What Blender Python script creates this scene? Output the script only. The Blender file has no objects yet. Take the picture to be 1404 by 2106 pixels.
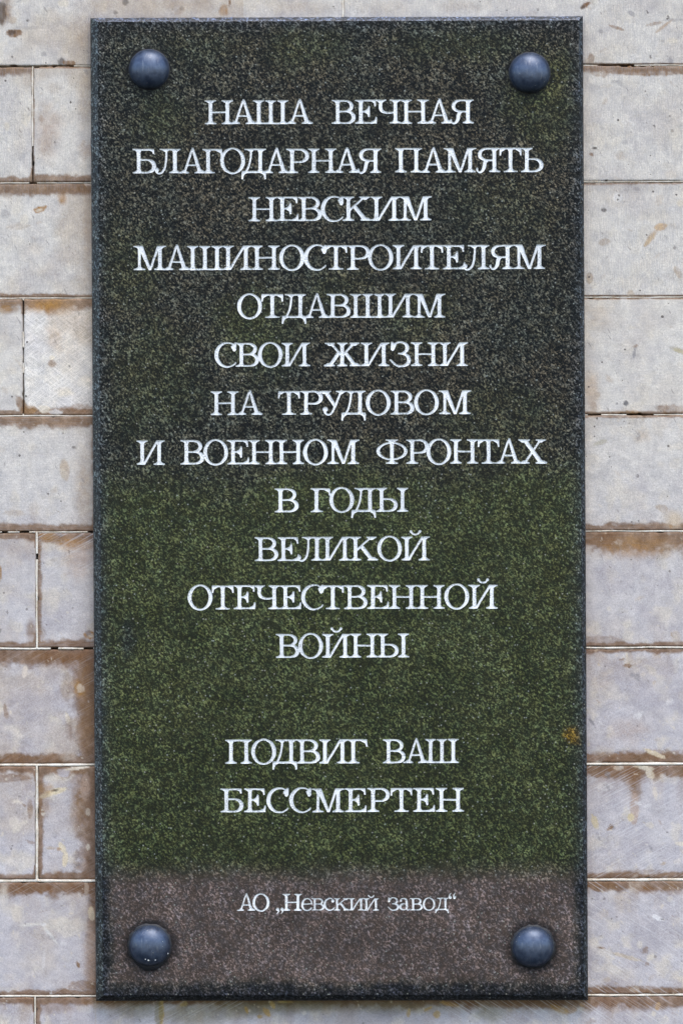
import bpy, math, random
import numpy as np
from mathutils import Vector
from mathutils.geometry import delaunay_2d_cdt

random.seed(7)
R = math.radians
S = 0.0006            # metres per photograph pixel on the face of the plaque
T = 0.028             # plaque thickness
D = 3.0               # camera distance from the wall
scene = bpy.context.scene
COL = scene.collection

# ---------------------------------------------------------------- camera
cam_d = bpy.data.cameras.new("camera")
cam = bpy.data.objects.new("camera", cam_d)
COL.objects.link(cam)
cam.location = (0, -D, 0)
cam.rotation_euler = (R(90), 0, 0)
cam_d.sensor_fit = 'HORIZONTAL'
cam_d.sensor_width = 24
cam_d.lens = 24 * (D - T) / (1404 * S)
cam_d.clip_start = 0.05
cam_d.clip_end = 200
scene.camera = cam

# ---------------------------------------------------------------- sky and sun
SUN_EL, SUN_ROT = 62, 165
world = bpy.data.worlds.new("World")
scene.world = world
world.use_nodes = True
wn = world.node_tree.nodes
sky = wn.new("ShaderNodeTexSky")
sky.sky_type = 'NISHITA'
sky.sun_disc = False
sky.sun_elevation = R(SUN_EL)
sky.sun_rotation = R(SUN_ROT)
sky.air_density = 1.0
sky.dust_density = 1.2
sky.ozone_density = 1.0
world.node_tree.links.new(sky.outputs[0], wn["Background"].inputs[0])
wn["Background"].inputs[1].default_value = 0.15

sl = bpy.data.lights.new("sun", 'SUN')
sl.energy = 0.8
sl.angle = R(35)
sl.color = (1.0, 0.93, 0.82)
so = bpy.data.objects.new("sun", sl)
COL.objects.link(so)
# direction towards the sun: sky rotation is measured from +Y, clockwise seen from above
sd = Vector((math.sin(R(SUN_ROT)) * math.cos(R(SUN_EL)), math.cos(R(SUN_ROT)) * math.cos(R(SUN_EL)), math.sin(R(SUN_EL))))
so.rotation_euler = sd.to_track_quat('Z', 'Y').to_euler()
so.location = sd * 5

scene.view_settings.view_transform = 'Standard'
scene.view_settings.look = 'None'
scene.view_settings.gamma = 1
scene.view_settings.exposure = 1.40

# ---------------------------------------------------------------- helpers
def W(px, py, y=-T):
    """photograph pixel -> point on the plane at depth y (the plaque face is y=-T)"""
    k = (D + y) / (D - T)
    return ((px - 702) * S * k, y, (1053 - py) * S * k)

def lin(c):
    c = np.asarray(c, float) / 255.0
    return np.where(c <= 0.04045, c / 12.92, ((c + 0.055) / 1.055) ** 2.4)

def lattice(ix, iy, seed):
    h = (ix.astype(np.int64) * 374761393 + iy.astype(np.int64) * 668265263 + seed * 974634777) & 0xFFFFFFFF
    h = ((h ^ (h >> 13)) * 1274126177) & 0xFFFFFFFF
    return ((h ^ (h >> 16)) & 0xFFFF) / 65535.0

def vnoise(x, y, seed=0):
    x = np.asarray(x, float); y = np.asarray(y, float)
    ix = np.floor(x); iy = np.floor(y)
    fx = x - ix; fy = y - iy
    fx = fx * fx * (3 - 2 * fx); fy = fy * fy * (3 - 2 * fy)
    a = lattice(ix, iy, seed); b = lattice(ix + 1, iy, seed)
    c = lattice(ix, iy + 1, seed); d = lattice(ix + 1, iy + 1, seed)
    return (a * (1 - fx) + b * fx) * (1 - fy) + (c * (1 - fx) + d * fx) * fy

def fbm(x, y, seed=0, oct=4):
    s = 0; a = 0.5; t = 0
    for o in range(oct):
        s = s + a * vnoise(x * 2 ** o + 17.3 * o, y * 2 ** o - 9.1 * o, seed + o)
        t += a; a *= 0.55
    return s / t

def sstep(a, b, x):
    t = np.clip((x - a) / (b - a), 0, 1)
    return t * t * (3 - 2 * t)

def link_obj(name, mesh, mats, parent=None):
    o = bpy.data.objects.new(name, mesh)
    COL.objects.link(o)
    for m in mats:
        mesh.materials.append(m)
    if parent is not None:
        o.parent = parent
    return o

def root(name, loc, label, cat):
    o = bpy.data.objects.new(name, None)
    COL.objects.link(o)
    o.location = loc
    o.empty_display_size = 0.05
    o["label"] = label
    o["category"] = cat
    return o

# ---------------------------------------------------------------- materials
def new_mat(name):
    m = bpy.data.materials.new(name)
    m.use_nodes = True
    nt = m.node_tree
    return m, nt, nt.nodes["Principled BSDF"]

class NB:
    """tiny node builder"""
    def __init__(s, nt): s.nt = nt
    def n(s, t, **kw):
        nd = s.nt.nodes.new(t)
        for k, v in kw.items(): setattr(nd, k, v)
        return nd
    def l(s, a, b): s.nt.links.new(a, b)
    def coord(s, scale=(1, 1, 1), rot=(0, 0, 0)):
        tc = s.n("ShaderNodeTexCoord"); mp = s.n("ShaderNodeMapping")
        mp.inputs["Scale"].default_value = scale; mp.inputs["Rotation"].default_value = rot
        s.l(tc.outputs["Object"], mp.inputs[0]); return mp.outputs[0]
    def geo(s, scale=(1, 1, 1), rot=(0, 0, 0)):
        # world position, rotated first, then scaled (for scratches at an angle)
        g = s.n("ShaderNodeNewGeometry")
        m1 = s.n("ShaderNodeMapping"); m1.inputs["Rotation"].default_value = rot
        m2 = s.n("ShaderNodeMapping"); m2.inputs["Scale"].default_value = scale
        s.l(g.outputs["Position"], m1.inputs[0]); s.l(m1.outputs[0], m2.inputs[0]); return m2.outputs[0]
    def noise(s, vec, scale, detail=2, rough=0.5, dist=0.0):
        nd = s.n("ShaderNodeTexNoise")
        nd.inputs["Scale"].default_value = scale; nd.inputs["Detail"].default_value = detail
        nd.inputs["Roughness"].default_value = rough; nd.inputs["Distortion"].default_value = dist
        s.l(vec, nd.inputs["Vector"]); return nd.outputs[0]
    def voro(s, vec, scale, out="Distance", feature='F1'):
        nd = s.n("ShaderNodeTexVoronoi", feature=feature)
        nd.inputs["Scale"].default_value = scale
        s.l(vec, nd.inputs["Vector"]); return nd.outputs[out]
    def rng(s, v, a, b, c=0.0, d=1.0, smooth=True):
        nd = s.n("ShaderNodeMapRange", interpolation_type='SMOOTHSTEP' if smooth else 'LINEAR')
        s.l(v, nd.inputs[0])
        for i, x in enumerate((a, b, c, d)): nd.inputs[i + 1].default_value = x
        return nd.outputs[0]
    def m(s, op, a, b=None, c=None):
        nd = s.n("ShaderNodeMath", operation=op)
        for i, x in enumerate((a, b, c)):
            if x is None: continue
            if isinstance(x, (int, float)): nd.inputs[i].default_value = x
            else: s.l(x, nd.inputs[i])
        return nd.outputs[0]
    def mix(s, f, a, b, mode='MIX'):
        nd = s.n("ShaderNodeMix", data_type='RGBA', blend_type=mode)
        for sock, x in ((nd.inputs[0], f), (nd.inputs[6], a), (nd.inputs[7], b)):
            if isinstance(x, (int, float)): sock.default_value = x
            elif isinstance(x, (tuple, list)): sock.default_value = (*x, 1) if len(x) == 3 else x
            else: s.l(x, sock)
        return nd.outputs[2]
    def attr(s, name):
        nd = s.n("ShaderNodeAttribute"); nd.attribute_name = name; return nd
    def sep(s, c):
        nd = s.n("ShaderNodeSeparateColor"); s.l(c, nd.inputs[0]); return nd.outputs
    def bump(s, h, strength, dist):
        nd = s.n("ShaderNodeBump"); nd.inputs["Strength"].default_value = strength
        nd.inputs["Distance"].default_value = dist; s.l(h, nd.inputs["Height"]); return nd.outputs[0]

def stone_material():
    m, nt, p = new_mat("limestone")
    b = NB(nt)
    tint = b.attr("tint").outputs["Color"]
    marks = b.sep(b.attr("marks").outputs["Color"])        # R down-right saw lines, G up-right, B vertical tooling
    marks2 = b.sep(b.attr("marks_more").outputs["Color"])  # R pitting, G cross hatch, B horizontal tooling
    pos = b.geo()
    n1 = b.noise(pos, 60, 5, 0.65)
    n2 = b.noise(pos, 420, 4, 0.7)
    n3 = b.noise(pos, 1300, 2, 0.6)
    col = b.mix(1.0, tint, b.mix(b.rng(n1, 0.3, 0.7), (0.86, 0.86, 0.88), (1.08, 1.07, 1.05)), 'MULTIPLY')
    col = b.mix(1.0, col, b.mix(b.rng(n2, 0.3, 0.7), (0.86, 0.85, 0.84), (1.08, 1.08, 1.07)), 'MULTIPLY')
    col = b.mix(1.0, col, b.mix(b.rng(n3, 0.3, 0.72), (0.80, 0.79, 0.78), (1.11, 1.11, 1.11)), 'MULTIPLY')
    def lines(angle, sc_along, sc_across, lo, hi):
        v = b.geo((sc_along, 1, sc_across), (0, R(angle), 0))
        return b.rng(b.noise(v, 1.0, 3, 0.6), lo, hi)
    dr = lines(-33, 16, 620, 0.50, 0.70)
    ur = lines(28, 18, 640, 0.50, 0.70)
    ur2 = lines(37, 30, 900, 0.47, 0.57)
    dr2 = lines(-37, 30, 940, 0.47, 0.57)
    ve = lines(90, 60, 900, 0.47, 0.60)
    ho = lines(0, 50, 900, 0.47, 0.60)
    light = (0.78, 0.76, 0.76)
    col = b.mix(b.m('MULTIPLY', b.m('MULTIPLY', dr, marks[0]), 0.42), col, light)
    col = b.mix(b.m('MULTIPLY', b.m('MULTIPLY', ur, marks[1]), 0.40), col, light)
    hatch = b.m('MAXIMUM', ur2, dr2)
    col = b.mix(b.m('MULTIPLY', b.m('MULTIPLY', hatch, marks2[1]), 0.70), b.mix(1.0, col, (0.86, 0.85, 0.83), 'MULTIPLY'), b.mix(1.0, col, (1.25, 1.25, 1.25), 'MULTIPLY'))
    col = b.mix(b.m('MULTIPLY', b.m('MULTIPLY', ve, marks[2]), 0.34), col, (0.30, 0.28, 0.29))
    col = b.mix(b.m('MULTIPLY', b.m('MULTIPLY', ho, marks2[2]), 0.30), col, (0.32, 0.30, 0.29))
    # dark pin holes and hairline scuffs
    vd = b.voro(pos, 110)
    vmask = b.noise(pos, 14, 3, 0.6)
    size = b.m('MULTIPLY', b.m('POWER', b.voro(pos, 110, "Color"), 5.0), 0.22)
    hole = b.m('LESS_THAN', b.m('ADD', vd, b.m('MULTIPLY', n2, 0.10)), b.m('ADD', size, 0.06))
    hole = b.m('MULTIPLY', hole, b.rng(vmask, 0.42, 0.54))
    vd2 = b.voro(b.geo((1, 1, 0.55), (0, R(25), 0)), 55)
    hole2 = b.m('LESS_THAN', b.m('ADD', vd2, b.m('MULTIPLY', n2, 0.30)), 0.225)
    hole2 = b.m('MULTIPLY', hole2, b.rng(b.noise(pos, 22, 2), 0.50, 0.58))
    hole = b.m('MULTIPLY', b.m('MAXIMUM', hole, b.m('MULTIPLY', hole2, 0.75)), marks2[0])
    col = b.mix(b.m('MULTIPLY', hole, 0.85), col, (0.085, 0.07, 0.06))
    scuff = b.m('MULTIPLY', b.rng(b.noise(b.geo((60, 60, 260), (0, R(-60), 0)), 1.0, 2, 0.5), 0.68, 0.71), marks2[0])
    col = b.mix(b.m('MULTIPLY', scuff, 0.5), col, (0.17, 0.15, 0.14))
    b.l(col, p.inputs["Base Color"])
    p.inputs["Roughness"].default_value = 0.72
    p.inputs["Specular IOR Level"].default_value = 0.3
    h = b.m('ADD', b.m('MULTIPLY', n2, 0.5), b.m('MULTIPLY', n1, 0.8))
    h = b.m('SUBTRACT', h, b.m('MULTIPLY', hole, 1.2))
    h = b.m('SUBTRACT', h, b.m('MULTIPLY', b.m('MULTIPLY', ve, marks[2]), 0.35))
    h = b.m('SUBTRACT', h, b.m('MULTIPLY', b.m('MULTIPLY', hatch, marks2[1]), 0.35))
    b.l(b.bump(h, 0.55, 0.0009), p.inputs["Normal"])
    return m

def mortar_material():
    m, nt, p = new_mat("lime_mortar")
    b = NB(nt)
    pos = b.geo()
    n = b.noise(pos, 55, 6, 0.78)
    n2 = b.noise(pos, 700, 3, 0.7)
    col = b.mix(b.rng(n, 0.35, 0.62), (0.52, 0.42, 0.30), (0.76, 0.70, 0.60))
    col = b.mix(b.rng(n2, 0.45, 0.8), col, (0.70, 0.66, 0.60))
    b.l(col, p.inputs["Base Color"])
    p.inputs["Roughness"].default_value = 0.9
    b.l(b.bump(n2, 0.7, 0.001), p.inputs["Normal"])
    return m

def recess_material():
    m, nt, p = new_mat("joint_shadow_bed")
    b = NB(nt)
    n = b.noise(b.geo(), 150, 3)
    b.l(b.mix(n, (0.14, 0.11, 0.08), (0.30, 0.24, 0.17)), p.inputs["Base Color"])
    p.inputs["Roughness"].default_value = 1.0
    return m

def granite_material():
    m, nt, p = new_mat("granite")
    b = NB(nt)
    pos = b.geo()
    tint = b.attr("tint").outputs["Color"]       # colour of the pale grains and film, painted by place
    film = b.attr("film").outputs["Color"]       # R film cover (0 bare polished, 1 algae or dust), G bare dark grime
    fs = b.sep(film)
    # crystal pattern
    g1 = b.noise(pos, 430, 3, 0.66, 0.8)
    g2 = b.noise(pos, 860, 2, 0.6, 1.2)
    cell = b.sep(b.voro(pos, 420, "Color"))[0]
    cell2 = b.sep(b.voro(b.geo((1.0, 1, 0.55), (0, R(35), 0)), 560, "Color"))[1]
    v = b.m('ADD', b.m('MULTIPLY', g1, 0.50), b.m('MULTIPLY', g2, 0.34))
    v = b.m('ADD', v, b.m('MULTIPLY', b.m('SUBTRACT', cell, 0.5), 0.13))
    v = b.m('ADD', v, b.m('MULTIPLY', b.m('SUBTRACT', cell2, 0.5), 0.15))
    grain = b.m("POWER", b.rng(v, 0.36, 0.59), 1.3)
    big = b.rng(b.noise(pos, 60, 5, 0.7), 0.34, 0.66, 0.55, 1.35)
    grain = b.m('MULTIPLY', grain, big)
    dark = b.mix(fs[0], (0.0050, 0.0058, 0.0060), b.mix(1.0, tint, (0.42, 0.42, 0.40), 'MULTIPLY'))
    pale = b.mix(b.rng(cell2, 0.55, 1.0), tint, b.mix(1.0, tint, (1.5, 1.5, 1.6), 'MULTIPLY'))
    col = b.mix(grain, dark, b.mix(1.0, pale, (1.16, 1.16, 1.16), 'MULTIPLY'))
    # bright feldspar glints
    vd = b.voro(pos, 190)
    sp = b.m('MULTIPLY', b.rng(vd, 0.13, 0.22, 1.0, 0.0), b.m('GREATER_THAN', b.sep(b.voro(pos, 190, "Color"))[2], 0.72))
    col = b.mix(b.m('MULTIPLY', sp, 0.75), col, (0.28, 0.28, 0.24))
    hue = b.rng(b.noise(pos, 130, 3, 0.6), 0.4, 0.62)
    col = b.mix(1.0, col, b.mix(hue, (1.05, 1.0, 0.93), (0.95, 1.01, 1.05)), 'MULTIPLY')
    # mottling of the film
    mo = b.noise(pos, 22, 6, 0.68)
    col = b.mix(b.m('MULTIPLY', b.rng(mo, 0.38, 0.62, 1.0, 0.0), b.m('ADD', 0.10, b.m('MULTIPLY', fs[0], 0.20))), col, (0.010, 0.011, 0.009))
    col = b.mix(b.m('MULTIPLY', fs[1], 0.85), col, (0.007, 0.007, 0.008))
    b.l(col, p.inputs["Base Color"])
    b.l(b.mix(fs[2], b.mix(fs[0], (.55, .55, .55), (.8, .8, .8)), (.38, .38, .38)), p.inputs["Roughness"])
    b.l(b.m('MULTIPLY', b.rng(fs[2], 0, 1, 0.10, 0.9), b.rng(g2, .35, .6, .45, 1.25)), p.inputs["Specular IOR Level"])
    b.l(b.bump(b.m('ADD', v, b.m('MULTIPLY', mo, 0.3)), 0.35, 0.0006), p.inputs["Normal"])
    return m

def paint_material():
    m, nt, p = new_mat("silver_letter_paint")
    b = NB(nt)
    pos = b.geo()
    n = b.noise(pos, 520, 4, 0.7)
    n2 = b.noise(pos, 45, 3, 0.6)
    n3 = b.noise(b.geo((900, 1, 160), (0, 0, 0)), 1.0, 3, 0.6)
    col = b.mix(b.rng(n, 0.30, 0.62), (0.58, 0.585, 0.575), (0.82, 0.815, 0.79))
    col = b.mix(b.rng(b.noise(pos, 9, 3, 0.6), 0.46, 0.62, 0.0, 0.28), col, (0.40, 0.42, 0.43))
    wear = b.m('MULTIPLY', b.rng(n, 0.40, 0.47, 1.0, 0.0), b.rng(n2, 0.40, 0.56))
    wear2 = b.m('MULTIPLY', b.rng(n3, 0.33, 0.40, 1.0, 0.0), b.rng(n2, 0.50, 0.62))
    col = b.mix(b.m('MULTIPLY', b.m('MAXIMUM', wear, wear2), 0.72), col, (0.13, 0.15, 0.16))
    b.l(col, p.inputs["Base Color"])
    p.inputs["Roughness"].default_value = 0.55
    p.inputs["Metallic"].default_value = 0.0
    b.l(b.bump(n, 0.5, 0.0004), p.inputs["Normal"])
    return m

def bolt_material():
    m, nt, p = new_mat("weathered_bolt_metal")
    b = NB(nt)
    pos = b.geo()
    n = b.noise(pos, 120, 5, 0.65)
    n2 = b.noise(b.geo((500, 400, 70)), 1.0, 3, 0.6)
    col = b.mix(b.rng(n, 0.3, 0.7), (0.040, 0.055, 0.090), (0.075, 0.098, 0.145))
    col = b.mix(b.m('MULTIPLY', b.rng(n2, 0.55, 0.75), 0.35), col, (0.26, 0.26, 0.27))
    spk = b.m('MULTIPLY', b.m('LESS_THAN', b.voro(pos, 260), 0.11), b.m('GREATER_THAN', b.sep(b.voro(pos, 260, "Color"))[0], 0.82))
    col = b.mix(b.m('MULTIPLY', spk, 0.8), col, (0.5, 0.48, 0.42))
    b.l(col, p.inputs["Base Color"])
    p.inputs["Metallic"].default_value = 0.55
    p.inputs["Specular IOR Level"].default_value = 0.8
    b.l(b.rng(n, 0.3, 0.7, 0.36, 0.46), p.inputs["Roughness"])
    b.l(b.bump(n, 0.15, 0.001), p.inputs["Normal"])
    return m

def plain(name, c, rough=0.8):
    m, nt, p = new_mat(name)
    b = NB(nt)
    n = b.noise(b.geo(), 300, 3)
    b.l(b.mix(n, tuple(x * 0.75 for x in c), tuple(min(1, x * 1.2) for x in c)), p.inputs["Base Color"])
    p.inputs["Roughness"].default_value = rough
    return m

M_STONE = stone_material(); M_MORTAR = mortar_material(); M_BED = recess_material()
M_GRANITE = granite_material(); M_PAINT = paint_material(); M_BOLT = bolt_material()
M_SEAL = plain("black_sealant", (0.012, 0.012, 0.014), 0.6)
M_DROP = plain("pale_droplet", (0.55, 0.55, 0.52), 0.4)

def set_col(mesh, name, arr):
    at = mesh.color_attributes.new(name=name, type='FLOAT_COLOR', domain='POINT')
    a = np.ones((len(mesh.vertices), 4), np.float32)
    a[:, :3] = arr
    at.data.foreach_set("color", a.ravel())

# ================================================================= THE WALL
WHITE = (224, 219, 212); CREAM = (230, 219, 200); LILAC = (198, 192, 194); BEIGE = (196, 180, 162)
BROWN = (140, 108, 76); RUST = (132, 94, 56); OCHRE = (172, 128, 68); PINK = (194, 170, 152)
OLIVE = (128, 118, 86); DARK = (58, 48, 40); GREY = (140, 138, 142); LIGHT = (230, 226, 222)

# joints between courses, photograph pixels at the left edge of the frame (they rise 2.5 px to the right)
JY = [-343, -104, 135.5, 375.5, 613, 855, 1094.5, 1334.5, 1574, 1812.5, 2050, 2290, 2530]
JX = [[-100, 1290], [705], [67, 1450], [705], [48, 1430], [705], [75.5, 1460], [705], [75.5, 1450], [705, -640], [72, 1440], [705]]
def tilt(x): return -0.0018 * x

# edge staining per visible block: (top, bottom, left, right) band widths in pixels
EDGE = {
 (1,'L'): (0,0,0,0), (1,'R'): (0,0,0,0),
 (2,'a'): (3,8,0,5), (2,'b'): (3,15,2,0), (2,'R'): (9,0,0,0),
 (3,'L'): (20,7,0,8), (3,'R'): (4,3,0,0),
 (4,'a'): (24,8,0,10), (4,'b'): (18,12,0,0),
 (5,'L'): (19,13,0,10), 
 (6,'a'): (22,7,0,7), (6,'b'): (18,16,7,0),
 (7,'L'): (30,19,0,40),
 (8,'a'): (19,18,0,12), (8,'b'): (17,15,10,32),
 (9,'L'): (26,10,0,18),
 (10,'a'): (10,10,0,8), (10,'b'): (14,10,8,0),
}
EDGE_R = {1:(0,3), 2:(11,0), 3:(4,3), 4:(3,5), 5:(5,13), 6:(36,9), 7:(8,20), 8:(24,11), 9:(17,13), 10:(22,10)}

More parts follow.
